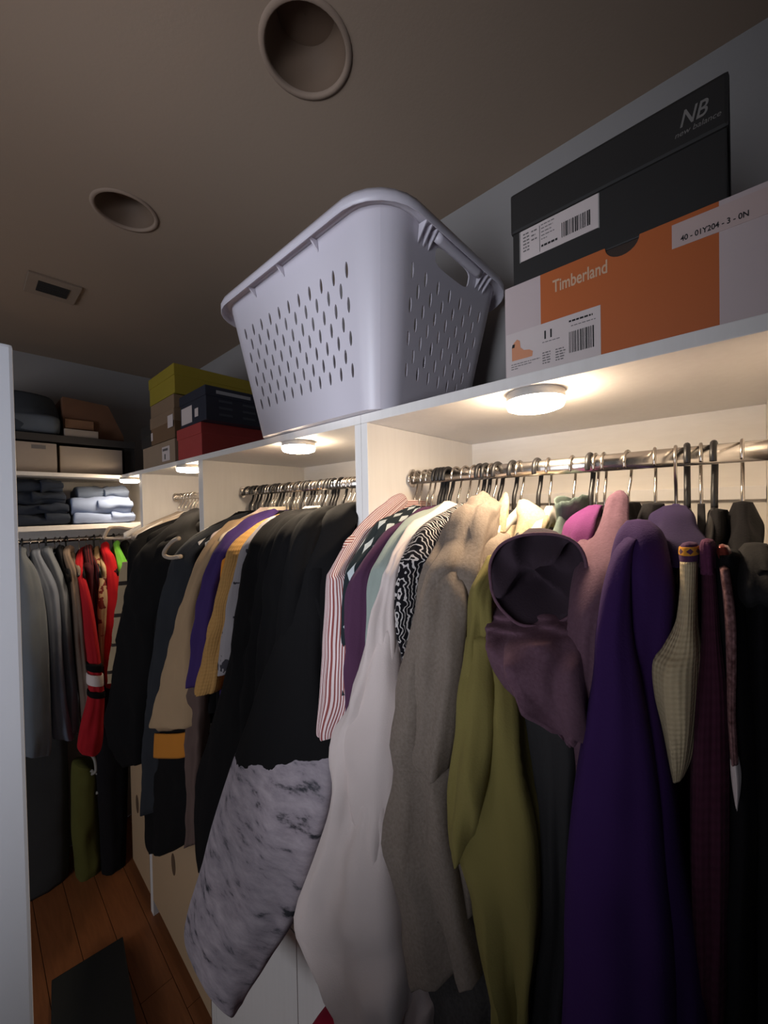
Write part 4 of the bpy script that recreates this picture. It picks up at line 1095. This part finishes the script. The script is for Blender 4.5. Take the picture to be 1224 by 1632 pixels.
g = garment('scarf', 'narrow dark red boucle scarf with a white tip near the right edge', 'scarf', HY[1138] + 0.002, fabric('boucle', (78, 46, 46), (150, 110, 108), 'heather', var=0.4), L=0.3, hw=0.10, yh=0.005, slv=0, zn=NECK - 0.05,
        front=[(905, 1146, 1162, .43, .43), (980, 1154, 1172, .412, .412), (1060, 1158, 1174, .408, .408), (1140, 1160, 1173, .406, .406), (1212, 1164, 1177, .405, .405)], fth=0.009, fname='strip', wr=0.004, join=False)
loft('white_tip', px([(1208, 1164, 1178, .4048, .4048), (1230, 1166, 1182, .405, .405), (1255, 1170, 1181, .405, .405), (1274, 1174, 1178, .405, .405)], 0.009), WSW, g, m=14, wr=0.003)
loft('shiny_cuff', px([(870, 1142, 1160, .455, .455), (880, 1140, 1164, .453, .453), (892, 1146, 1164, .45, .45)], 0.008), plain('copper_sequin', (150, 70, 60), 0.3, 0.6, var=0.5, scale=180), g, m=10, wr=0.004)
BLK = fabric('black_fleece', (18, 16, 18), var=0.2, sheen=0.02)
garment('dress', 'black dress hanging between the maroon sweater and black hoodie', 'dress', HY[1138] - 0.004, BLK, L=0.9, hw=0.2, yh=0.008, slv=0, zn=NECK - 0.006,
        front=[(880, 1140, 1180, .47, .47), (1000, 1145, 1200, .455, .455), (1200, 1150, 1215, .45, .45), (1400, 1140, 1225, .45, .45), (1650, 1130, 1235, .45, .45)], fth=0.03, fname='skirt', join=False)
g = garment('hoodie', 'black hoodie with a rolled dark grey hood at the right end', 'hoodie', HY[1183], BLK, L=0.8, hw=0.2, yh=0.012, slv=0, zn=NECK + 0.004,
        front=[(900, 1185, 1240, .46, .46), (1000, 1185, 1250, .45, .45), (1200, 1190, 1255, .45, .45), (1450, 1195, 1260, .45, .45), (1700, 1200, 1260, .45, .45)], fth=0.03, fname='front', join=False)
loft('hood', px([(868, 1186, 1224, .50, .50), (885, 1174, 1236, .48, .48), (915, 1168, 1245, .465, .465), (940, 1168, 1248, .46, .46), (962, 1178, 1240, .46, .46)], [0.015, 0.03, 0.036, 0.034, 0.02]), fabric('dark_grey_fleece', (36, 34, 34), sheen=0.04), g, m=24, wr=0.010)

# thin garments on the remaining hangers of the nearest bay
for u, lb, cc in ((667, 'grey cardigan edge squeezed beside the striped shirt', (96, 92, 90)), (687, 'navy top squeezed left of the bunched black hooks', (44, 48, 58)), (703, 'dark green top under the bunched black hooks', (52, 62, 58)),
                  (708, 'black cardigan under the bunched black hooks', (24, 23, 25)), (775, 'black blouse behind the taupe hoodie shoulder', (26, 24, 26)), (818, 'charcoal top behind the cream fleece collar', (58, 54, 52)), (857, 'dark grey top just right of the cream fleece collar', (60, 58, 58))):
    garment('top', lb, 'top', HY[u], fabric('thin_%d_%d_%d' % cc, cc), L=0.55, hw=0.165, yh=0.006, slv=0, zn=NECK - 0.012)

# ------------------------------------------------------------------ middle bay
G2 = 'hangers on the middle rail'
us = [397, 401, 405, 410, 416, 421, 426, 431, 435, 440, 446, 451, 456, 462, 467, 472, 478, 484, 489, 494, 500, 506, 512, 517, 523, 528, 533, 545, 553, 560, 566]
for i, u in enumerate(us):
    y = yrod(u, 783 - (u - 388) * 0.083)
    st = 'wire_white' if u in (416, 431, 451, 506, 553) else ('fat' if u in (397, 405, 410, 421, 426, 440, 446, 462, 478, 489, 494, 512, 523, 528, 533, 545) else 'wire_black')
    lb = {'fat': 'black plastic hanger', 'wire_black': 'black hanger with wire hook', 'wire_white': 'white-shouldered hanger with wire hook'}[st] + f', {ORD[i]} hook from the left on the middle rail'
    hanger((ROD_X, y, ROD_Z), st, lb, G2, random.uniform(-0.12, 0.12))
GC2 = 'clothes on the middle rail'
JB = fabric('jet_black', (15, 14, 15), var=0.2, sheen=0.03)
DEN = fabric('dark_denim', (42, 44, 48), var=0.2)
garment('jacket', 'dark denim jacket at the left end of the middle rail', 'jacket', 1.215, DEN, L=0.62, hw=0.225, yh=0.022, group=GC2, collar=0.02, zn=NECK - 0.02,
        front=[(880, 288, 318, .47, .48), (910, 276, 316, .46, .47), (953, 262, 306, .455, .465), (1012, 254, 292, .45, .46), (1080, 246, 282, .45, .46), (1150, 238, 268, .45, .46), (1220, 234, 262, .45, .46), (1290, 232, 258, .45, .46)], fth=0.03)
g = garment('hoodie', 'black hoodie with an orange band low on the middle rail', 'hoodie', 1.175, JB, L=0.6, hw=0.2, yh=0.012, group=GC2, zn=NECK - 0.03, slv=0,
        front=[(1000, 262, 312, .478, .478), (1120, 250, 316, .475, .475), (1220, 240, 316, .472, .472), (1300, 237, 312, .472, .472), (1340, 240, 300, .472, .472), (1352, 245, 285, .472, .472)], fth=0.03, fname='front')
loft('orange_band', px([(1163, 256, 308, .466, .466), (1165, 254, 310, .464, .464), (1198, 254, 310, .463, .463), (1200, 256, 308, .464, .464)], 0.034), fabric('orange_knit', (190, 120, 44)), g, m=10, wr=0.001, fold=(3, 0.0005), ex=4)
TAN = fabric('tan_jersey', (168, 140, 108), var=0.1)
garment('t_shirt', 'tan t-shirt with white neckline left of the purple shirt', 't-shirt', 1.125, TAN, L=0.4, hw=0.22, yh=0.014, group=GC2, zn=NECK - 0.02, slv=0, collar=0.012, cmat=fabric('white_rib', (214, 204, 196)),
        front=[(868, 334, 352, .475, .48), (895, 322, 344, .462, .47), (940, 306, 328, .455, .465), (990, 288, 318, .45, .46), (1050, 271, 316, .448, .458), (1100, 258, 318, .446, .456), (1148, 246, 318, .445, .455), (1156, 248, 314, .445, .455)], fth=[0.014, 0.02, 0.022, 0.024, 0.026, 0.028, 0.028, 0.02], fname='front', hemwave=0.01)
garment('t_shirt', 'brown long t-shirt whose sleeve hangs behind the tan one', 't-shirt', 1.095, fabric('brown_jersey', (94, 76, 70)), L=0.6, hw=0.205, yh=0.01, group=GC2, zn=NECK - 0.03, slv=0,
        front=[(960, 318, 340, .47, .47), (1050, 308, 330, .465, .465), (1110, 304, 328, .46, .46), (1160, 306, 324, .46, .46), (1260, 306, 322, .46, .46), (1340, 308, 320, .46, .46)], fth=0.02)
garment('shirt', 'violet purple shirt with folded collar on the middle rail', 'shirt', 1.06, fabric('violet', (60, 42, 94)), L=0.55, hw=0.215, yh=0.014, group=GC2, collar=0.02, zn=NECK - 0.012,
        front=[(872, 352, 378, .475, .48), (900, 338, 362, .463, .468), (940, 328, 352, .458, .462), (1000, 316, 346, .455, .46), (1045, 311, 338, .455, .46), (1090, 310, 335, .455, .46)], fth=0.02)
garment('t_shirt', 'bright orange t-shirt showing a sliver right of the violet shirt', 't-shirt', 0.99, fabric('bright_orange', (226, 142, 52)), L=0.5, hw=0.212, yh=0.012, group=GC2, zn=NECK - 0.018, slv=0.2)
garment('t_shirt', 'magenta purple t-shirt glimpsed under the orange one', 't-shirt', 0.972, fabric('wine', (104, 56, 92)), L=0.55, hw=0.2, yh=0.008, group=GC2, zn=NECK - 0.024, slv=0.3)
garment('sweater', 'mustard tan ribbed sweater in front of the grey patterned shirt', 'sweater', 0.945, fabric('mustard', (186, 142, 84), (170, 126, 72), 'knit', k=34), L=0.5, hw=0.216, yh=0.012, group=GC2, zn=NECK - 0.016,
        front=[(868, 378, 398, .475, .48), (895, 366, 392, .463, .468), (940, 354, 380, .457, .462), (990, 343, 368, .453, .458), (1040, 331, 358, .45, .455), (1092, 319, 350, .448, .455), (1102, 320, 345, .448, .455)], fth=0.022)
garment('shirt', 'grey and white marbled shirt left of the black clothes', 'shirt', 0.90, fabric('marble_print', (152, 146, 148), (54, 52, 58), 'blotch', k=16), L=0.5, hw=0.216, yh=0.012, group=GC2, zn=NECK - 0.014,
        front=[(862, 400, 420, .478, .48), (890, 386, 410, .465, .47), (930, 377, 400, .458, .463), (980, 368, 395, .455, .46), (1030, 358, 390, .452, .458), (1062, 352, 382, .452, .458), (1070, 356, 376, .452, .458)], fth=0.022)
# the black ones
blacks = [(0.875, 'black long-sleeved hoodie just right of the grey marbled shirt', [(858, 412, 440, .48, .485), (885, 402, 436, .467, .472), (930, 390, 426, .46, .465), (1000, 380, 420, .455, .46), (1060, 372, 414, .45, .456), (1150, 344, 408, .445, .455), (1235, 320, 400, .44, .452), (1320, 316, 388, .44, .45), (1385, 322, 374, .44, .45)]),
          (0.84, 'black jacket second from the grey marbled shirt', [(858, 430, 460, .478, .482), (900, 418, 450, .465, .47), (960, 408, 442, .46, .465), (1050, 396, 436, .457, .462), (1150, 384, 430, .455, .46), (1250, 370, 420, .455, .46), (1320, 360, 400, .455, .46)]),
          (0.79, 'black jacket in the middle of the black row with a raised shoulder', [(850, 452, 486, .48, .484), (890, 440, 476, .466, .47), (960, 428, 468, .46, .465), (1060, 416, 460, .457, .462), (1160, 406, 452, .455, .46), (1260, 396, 440, .455, .46)]),
          (0.735, 'black sweater between the raised black jacket and the moon print one', [(845, 478, 512, .48, .484), (885, 466, 502, .466, .47), (960, 456, 494, .46, .465), (1060, 446, 486, .457, .462), (1170, 438, 480, .455, .46), (1260, 430, 472, .455, .46)])]
for y, lb, fr in blacks:
    garment('jacket' if 'jacket' in lb else 'hoodie' if 'hoodie' in lb else 'sweater', lb, 'jacket' if 'jacket' in lb else 'hoodie' if 'hoodie' in lb else 'sweater', y, JB, L=0.62, hw=0.222, yh=0.016, group=GC2, zn=NECK - 0.012, front=fr, fth=0.026)
# plain black tops filling the row behind: one build, then copies
proto = garment('black_top', 'plain black top packed deep in the middle row', 'top', 1.27, JB, L=0.58, hw=0.205, yh=0.013, slv=0, group='black tops packed in the middle row', zn=NECK)
taken = [1.27, 1.215, 1.175, 1.125, 1.06, 0.99, 0.945, 0.90, 0.875, 0.84, 0.79, 0.735]
proto['label'] = 'plain black top under the leftmost hook of the middle rail'
for i, u in enumerate(us):
    y = yrod(u, 775)
    if min(abs(y - k) for k in taken) < 0.009: continue
    r = proto.copy(); COL.objects.link(r); r.location = (ROD_X + random.uniform(-0.012, 0.006), y, NECK + random.uniform(-0.012, 0.004))
    r['label'] = f'plain black top under the {ORD[i]} hook from the left of the middle rail'
    for ch in proto.children:
        c2 = ch.copy(); COL.objects.link(c2); c2.parent = r
for u, lb, cc in ((436, 'pale pink top whose shoulder shows among the black clothes', (206, 186, 178)), (452, 'cream top whose shoulder shows among the black clothes', (206, 190, 168)), (508, 'thin white top whose shoulder edge shows left of the moon print hoodie', (200, 194, 190))):
    garment('top', lb, 'top', yrod(u, 775), fabric('pale_%d' % u, cc), L=0.5, hw=0.215, yh=0.008, slv=0, group=GC2, zn=NECK + 0.012)
p = at(350, 858, X=0.545)
tg_ = root('clothing_tag', 'small orange tag sticking up beside the violet shirt collar', 'tag', tuple(p), None)
vs_, fs_ = [], []
box('tag_card', (p.x - 0.012, p.y - 0.0008, p.z - 0.012), (p.x + 0.012, p.y + 0.0008, p.z + 0.012), plain('orange_tag', (226, 140, 48), 0.6), tg_, bevel=0.0004)
# moon print
MOON = fabric('moon_print', (17, 16, 17), (0.515,), 'moon', var=0.1, sheen=0.08)
MROWS = [(838, 500, 566, .495, .537), (880, 484, 560, .475, .527), (940, 466, 553, .46, .514), (1010, 443, 547, .448, .503), (1100, 414, 543, .435, .49), (1200, 378, 540, .415, .465), (1300, 346, 522, .395, .43), (1400, 318, 492, .375, .42), (1470, 300, 466, .36, .41), (1520, 305, 436, .36, .405), (1560, 335, 412, .365, .40), (1590, 368, 392, .375, .395)]
garment('hoodie', 'long black hoodie with grey moon-surface print on its lower half', 'hoodie', 0.655, JB, L=0.6, hw=0.222, yh=0.018, group=GC2, zn=NECK - 0.004, front=MROWS,
        fth=[0.018, 0.028, 0.032, 0.034, 0.036, 0.036, 0.034, 0.032, 0.03, 0.028, 0.024, 0.016], smat=MOON, fname='front', wr=0.006, fold=(3, 0.005))
garment('sweater', 'black sweater beside the white divider at the right end of the middle rail', 'sweater', 0.615, JB, L=0.62, hw=0.215, yh=0.014, group=GC2, zn=NECK, slv=0.5)

# ------------------------------------------------------------------ third bay
G3 = 'hangers on the third rail'
for i, u in enumerate((279, 284, 289, 295, 300, 305, 310)):
    y = yrod(u, 795 - (u - 275) * .08)
    hanger((ROD_X, y, ROD_Z), 'wire_white' if i in (0, 3) else 'wire_beige', f'pale wire-hook hanger, {ORD[i]} from the left on the third bay rail', G3, random.uniform(-0.2, 0.2))
GC3 = 'clothes in the third bay'
garment('coat', 'long black coat filling the third bay', 'coat', 1.62, JB, L=0.85, hw=0.235, yh=0.03, group=GC3, zn=NECK - 0.005,
        front=[(848, 262, 312, .50, .56), (870, 238, 312, .485, .53), (900, 224, 302, .47, .50), (950, 213, 284, .46, .48), (1000, 206, 264, .455, .47), (1100, 190, 250, .45, .46), (1150, 182, 240, .45, .46), (1185, 192, 236, .45, .46), (1215, 206, 232, .455, .46)], fth=[0.03, 0.05, 0.06, 0.06, 0.06, 0.06, 0.06, 0.05, 0.03], fname='front', wr=0.008)
garment('jacket', 'second black jacket behind the long black coat in the third bay', 'jacket', 1.78, JB, L=0.7, hw=0.23, yh=0.03, group=GC3, zn=NECK - 0.012)
garment('jacket', 'black jacket nearest the divider in the third bay', 'jacket', 1.47, JB, L=0.7, hw=0.225, yh=0.03, group=GC3, zn=NECK - 0.01)
garment('sweater', 'beige sweater with dark bands next to the black coat in the corner', 'sweater', 1.90, fabric('beige_bands', (168, 146, 116), (42, 34, 32), 'bands', k=4), L=0.6, hw=0.215, yh=0.02, group=GC3, zn=NECK - 0.03,
        front=[(895, 203, 216, .475, .48), (920, 200, 214, .465, .47), (960, 195, 210, .46, .465), (1010, 189, 204, .456, .46), (1060, 184, 197, .455, .46), (1085, 183, 194, .455, .46)], fth=0.03)
# bare beige hanger tip lying on the black coat
p = at(272, 880, X=0.462)
t = root('coat_hanger', 'pale hanger hook lying loose on the black coat of the third bay', 'hanger', tuple(p))
pts = smoothpath([at(285, 858, X=.438), at(274, 864, X=.436), at(264, 876, X=.434), at(262, 885, X=.434), at(272, 889, X=.434), at(288, 887, X=.435)], 24)
vs, fs = tube(pts, 0.0065, 10); mesh('hook', vs, fs, BEIPL, t, smooth=True)
# pale hanger across the corner
p = at(190, 850, Y=2.2)
t = root('coat_hanger', 'pale beige hanger jutting out in front of the folded jeans shelf', 'hanger', tuple(p))
pts = smoothpath([at(165, 858, Y=2.18), at(174, 842, Y=2.17), at(190, 840, Y=2.17), at(215, 843, Y=2.10), at(240, 838, Y=2.0)], 24)
vs, fs = tube(pts, 0.008, 8); mesh('shoulder_frame', vs, fs, BEIPL, t, smooth=True)
pts = smoothpath([at(165, 858, Y=2.18), at(185, 858, Y=2.16), at(210, 856, Y=2.10), at(240, 838, Y=2.0)], 24)
vs, fs = tube(pts, 0.006, 8); mesh('lower_bar', vs, fs, BEIPL, t, smooth=True)

# ------------------------------------------------------------------ far rail
G4 = 'hangers on the far rail'; GC4 = 'clothes on the far rail'
FN = FR_Z - 0.06
for i, u in enumerate((35, 48, 62, 73, 88, 96, 106, 126, 138, 150, 160, 170, 181, 190)):
    x = at(u, 866 - i * .5, Y=FR_Y).x
    t = hanger((x, FR_Y, FR_Z), 'wire_black' if i % 3 else 'fat', (f'dark plastic hanger, {ORD[i]} from the door on the low far rail' if i % 3 == 0 else f'wire-hook hanger, {ORD[i]} from the door on the low far rail'), G4, pi / 2 + random.uniform(-0.1, 0.1))
def farg(name, label, cat, x, mat, front, L=0.6, yh=0.018, fth=0.035, smat=None, slv=0.0, **kw):
    return garment(name, label, cat, x, mat, L=L, hw=0.20, yh=yh, slv=slv, group=GC4, X0=FR_Y, zn=FN, axis='y', front=front, plane='Y', fth=fth, far_sleeve=False, smat=smat, **kw)
SL1 = fabric('slate_wool', (104, 110, 118), var=0.15); SL2 = fabric('slate_blue', (118, 126, 142), var=0.15); SL3 = fabric('slate_grey', (112, 118, 128), var=0.15)
fx = lambda u: at(u, 870, Y=FR_Y).x
farg('jacket', 'slate grey jacket beside the white door on the far rail', 'jacket', fx(36), SL1, [(885, 26, 42, 2.34, 2.34), (905, 24, 56, 2.30, 2.30), (940, 22, 68, 2.27, 2.27), (1000, 22, 76, 2.25, 2.25), (1100, 22, 80, 2.25, 2.25), (1180, 24, 82, 2.25, 2.25), (1200, 26, 80, 2.25, 2.25)])
farg('jacket', 'blue-grey jacket second from the white door on the far rail', 'jacket', fx(58), SL2, [(885, 48, 66, 2.36, 2.36), (915, 55, 82, 2.32, 2.32), (945, 66, 93, 2.30, 2.30), (1000, 74, 97, 2.29, 2.29), (1080, 78, 102, 2.29, 2.29), (1150, 80, 112, 2.29, 2.29), (1175, 82, 118, 2.29, 2.29)])
farg('jacket', 'grey-blue jacket with rounded shoulder third on the far rail', 'jacket', fx(80), SL3, [(880, 64, 84, 2.38, 2.38), (910, 76, 98, 2.35, 2.35), (950, 88, 108, 2.33, 2.33), (1020, 96, 114, 2.32, 2.32), (1100, 102, 122, 2.32, 2.32), (1165, 104, 125, 2.32, 2.32)])
farg('jacket', 'very dark jacket squeezed before the brown one on the far rail', 'jacket', fx(98), fabric('far_dark', (36, 36, 40)), [(880, 88, 100, 2.40, 2.40), (920, 98, 112, 2.37, 2.37), (1000, 106, 120, 2.36, 2.36), (1100, 112, 126, 2.36, 2.36)], yh=0.012)
farg('jacket', 'brown-grey long jacket left of the red striped one', 'jacket', fx(112), fabric('far_brown', (124, 108, 96)), [(885, 98, 112, 2.38, 2.38), (920, 108, 126, 2.34, 2.34), (970, 114, 132, 2.31, 2.31), (1050, 120, 140, 2.30, 2.30), (1120, 126, 150, 2.30, 2.30), (1150, 128, 150, 2.30, 2.30)])
RED = fabric('varsity_red', (168, 30, 38), var=0.1)
g = farg('jacket', 'red varsity jacket sleeve with black and white stripes', 'jacket', fx(130), fabric('maroon_dark', (70, 28, 34)), [(905, 118, 132, 2.36, 2.36), (940, 126, 141, 2.30, 2.30), (1000, 133, 153, 2.26, 2.26), (1060, 140, 161, 2.24, 2.24), (1110, 140, 166, 2.23, 2.23), (1160, 128, 164, 2.23, 2.23), (1190, 122, 160, 2.23, 2.23), (1200, 128, 154, 2.23, 2.23)], smat=RED)
for va, vb, mt, nm in ((1056, 1068, JB, 'black_stripe'), (1073, 1090, WSW, 'white_stripe'), (1099, 1109, JB, 'black_stripe')):
    ul = 139 + (va - 1056) * .03; ur = 161.5 + (va - 1056) * .1
    loft(nm, px([(va, ul, ur, 2.232, 2.232), (va + 1.5, ul - 1.5, ur + 1.2, 2.228, 2.228), (vb - 1.5, ul - 1.5, ur + 1.8, 2.227, 2.227), (vb, ul, ur + 1, 2.228, 2.228)], 0.042, Y=2.2), mt, g, m=8, wr=0.002, fold=(3, 0.001))
farg('shirt', 'dark shirt with maroon stripes behind the red varsity sleeve', 'shirt', fx(141), fabric('maroon_stripe', (52, 30, 34), (110, 44, 44), 'stripe_u', k=12), [(880, 132, 146, 2.40, 2.40), (920, 138, 152, 2.36, 2.36), (980, 144, 156, 2.35, 2.35), (1060, 148, 158, 2.35, 2.35)], yh=0.012)
farg('shirt', 'cream shirt with dark red pattern between two red garments', 'shirt', fx(152), fabric('cream_pattern', (200, 170, 130), (120, 42, 40), 'blotch', k=22), [(905, 150, 160, 2.38, 2.38), (935, 154, 172, 2.33, 2.33), (970, 154, 173, 2.31, 2.31), (1010, 155, 168, 2.31, 2.31), (1060, 158, 166, 2.31, 2.31)], yh=0.012)
farg('hoodie', 'bright red hoodie with long sleeve beside the green top', 'hoodie', fx(166), fabric('bright_red', (186, 28, 34)), [(876, 160, 174, 2.40, 2.40), (890, 164, 182, 2.36, 2.36), (930, 170, 190, 2.31, 2.31), (980, 168, 193, 2.29, 2.29), (1030, 165, 188, 2.28, 2.28), (1080, 166, 183, 2.28, 2.28), (1095, 168, 180, 2.28, 2.28)])
farg('top', 'lime green top at the corner end of the far rail', 'top', fx(184), fabric('lime', (110, 184, 66)), [(872, 180, 190, 2.40, 2.40), (890, 184, 199, 2.36, 2.36), (906, 187, 206, 2.33, 2.33), (925, 188, 200, 2.33, 2.33), (940, 190, 197, 2.33, 2.33)], yh=0.012, fth=0.02)
farg('jacket', 'black jacket in the corner past the lime green top', 'jacket', fx(196), JB, [(872, 192, 206, 2.42, 2.42), (910, 196, 214, 2.40, 2.40), (1000, 196, 216, 2.40, 2.40), (1100, 190, 214, 2.40, 2.40), (1200, 186, 212, 2.40, 2.40)])
garment('trousers', 'black trousers hanging low behind the red varsity sleeve', 'trousers', fx(176), fabric('trouser_black', (24, 22, 24)), L=0.5, hw=0.15, yh=0.02, slv=0, group=GC4, X0=2.56, zn=FN - 0.03, axis='y', plane='Y', far_sleeve=False,
        front=[(1080, 150, 200, 2.44, 2.44), (1200, 152, 204, 2.44, 2.44), (1300, 158, 202, 2.44, 2.44), (1380, 162, 198, 2.44, 2.44), (1412, 164, 180, 2.44, 2.44)], fth=0.05, fname='leg')

# ------------------------------------------------------------------ folded jeans on the middle shelf at the far end
def folded(label, u0, u1, Y0, z0_, h, mat, dep=0.24, group='folded clothes on the far shelf', jit=0.0):
    x0, x1 = at(u0, 810, Y=Y0).x, at(u1, 810, Y=Y0).x
    t = root('folded_jeans', label, 'jeans', ((x0 + x1) / 2, Y0 + dep / 2, z0_), group)
    for lay in range(2):
        zc = z0_ + h * (0.5 + 0.12 * lay); rows = []
        xa, xb = (x0, x1) if lay == 0 else (x0 + (x1 - x0) * (.62 - .1 * (int(jit) % 3)), x1 + 0.004)
        for f, s in ((0, .55), (0.04, .9), (0.3, 1.0), (0.6, .95), (0.96, .92), (1.0, .5)):
            rows.append((V((xa + (xb - xa) * f, Y0 + dep / 2 - 0.012 * lay, zc + 0.003 * sin(f * 9 + lay + jit))), V((0, dep / 2 * (0.93 + .07 * s), 0)), V((0, 0, h * (0.5 if lay == 0 else 0.36) * s))))
        loft('folded_leg' if lay else 'fold', rows, mat, t, n=28, m=34, ex=2.6, wr=0.010, fold=(3, 0.004), ramp=False, hemwave=0)
    return t
LB = fabric('light_denim', (122, 136, 166), var=0.12); MB_ = fabric('mid_denim', (80, 90, 108), var=0.2); DB = fabric('navy_denim', (38, 44, 56), var=0.2)
Z0 = 1.8155
folded('pale blue folded jeans at the bottom of the light stack', 117, 213, 2.36, Z0, 0.055, LB)
folded('pale blue rumpled jeans in the middle of the light stack', 115, 211, 2.36, Z0 + 0.0555, 0.07, LB, jit=2)
folded('grey-blue jeans crumpled on top of the light stack', 124, 205, 2.40, Z0 + 0.126, 0.05, MB_, dep=0.2, jit=4)
for i, nm in enumerate(('bottom', 'second', 'third', 'top')):
    folded(f'dark navy jeans folded, {nm} of the dark stack on the far shelf', 8, 110 - 3 * i, 2.37 + 0.01 * i, Z0 + i * 0.052, 0.0515, DB, jit=i)

# ------------------------------------------------------------------ low things
# olive bag with looped straps under the far rail
t = root('tote_bag', 'olive green tote bag with looped white straps under the far rail', 'bag', tuple(at(135, 1400, Y=2.55)))
loft('bag_body', px([(1215, 118, 150, 2.52, 2.52), (1230, 114, 157, 2.52, 2.52), (1300, 114, 160, 2.52, 2.52), (1380, 118, 162, 2.52, 2.52), (1405, 122, 160, 2.52, 2.52)], 0.06, Y=2.5), fabric('olive_canvas', (86, 84, 40)), t, wr=0.012)
for a, b, c_ in ((145, 163, 1258), (138, 150, 1228)):
    pts = smoothpath([at(a, c_ - 30, Y=2.44), at(b, c_ - 20, Y=2.43), at(b + 3, c_, Y=2.43), at(a + 8, c_ + 6, Y=2.44)], 16)
    vs, fs = tube(pts, 0.007, 8); mesh('strap', vs, fs, fabric('strap_grey', (150, 146, 138)), t, smooth=True)
t = root('storage_bin', 'dark grey fabric storage bin under the slate jackets', 'bin', (-0.05, 2.62, 0))
xb = at(113, 1300, Y=2.52).x
BN = fabric('bin_cloth', (62, 62, 62))
loft('bin_body', [(V(((xb - 0.45) / 2, 2.63, .80)), V(((xb + .45) / 2, 0, 0)), V((0, .11, 0))), (V(((xb - 0.45) / 2, 2.63, .78)), V(((xb + .45) / 2, 0, 0)), V((0, .115, 0))), (V(((xb - 0.45) / 2, 2.63, .4)), V(((xb + .45) / 2, 0, 0)), V((0, .115, 0))), (V(((xb - 0.45) / 2, 2.63, .003)), V(((xb + .45) / 2 - .01, 0, 0)), V((0, .11, 0)))], BN, t, ex=8, wr=0.004)
box('lid', (-0.46, 2.505, .80), (xb + 0.005, 2.755, .83), BN, t, bevel=0.006)
# black flat case on the floor
a = at(82, 1562, Z=0.06); b = at(196, 1492, Z=0.06); c_ = at(236, 1632, Z=0.06)
t = root('storage_case', 'flat black case lying on the wooden floor', 'case', ((a.x + c_.x) / 2, (a.y + b.y) / 2, 0))
e1 = (b - a); e2 = V((e1.y, -e1.x, 0)).normalized() * 0.75
def slab(nm, z0_, z1_, gro, mat):
    u_ = e1.normalized() * gro; v_ = e2.normalized() * gro
    q = [a - u_ - v_, b + u_ - v_, b + u_ + e2 + v_, a - u_ + e2 + v_]
    vs = [V((p.x, p.y, z0_)) for p in q] + [V((p.x, p.y, z1_)) for p in q]
    return mesh(nm, vs, BOXF, mat, t, bevel=0.004)
slab('case_base', 0.001, 0.045, -0.004, plain('case_black', (26, 27, 27), 0.55)); slab('lid', 0.0452, 0.06, 0.0, plain('case_lid', (30, 32, 32), 0.5))
# crimson sweater on the low ledge and a dark shoe
t = root('folded_sweater', 'crimson cloth slumped over the low ledge below the white sweater', 'cloth', tuple(at(540, 1615, X=0.53)))
loft('cloth_body', px([(1585, 545, 575, .50, .50), (1600, 520, 585, .49, .49), (1640, 500, 600, .485, .485), (1720, 490, 610, .485, .485), (1800, 495, 600, .49, .49)], [0.02, 0.04, 0.05, 0.05, 0.04]), fabric('crimson', (140, 16, 42)), t, wr=0.010)
t = root('shoe', 'dark shoe with white piping at the bottom under the white sweater hem', 'shoe', tuple(at(620, 1640, X=0.50)))
loft('upper', px([(1578, 606, 640, .47, .47), (1592, 590, 655, .465, .465), (1630, 580, 650, .46, .46), (1700, 576, 640, .46, .46), (1730, 580, 630, .46, .46)], 0.04), plain('shoe_black', (34, 33, 36), 0.5), t, wr=0.004)
pts = smoothpath([at(612, 1586, X=.435), at(618, 1605, X=.43), at(612, 1632, X=.43), at(606, 1660, X=.43)], 16)
vs, fs = tube(pts, 0.002, 6); mesh('piping', vs, fs, WHTPL, t, smooth=True)
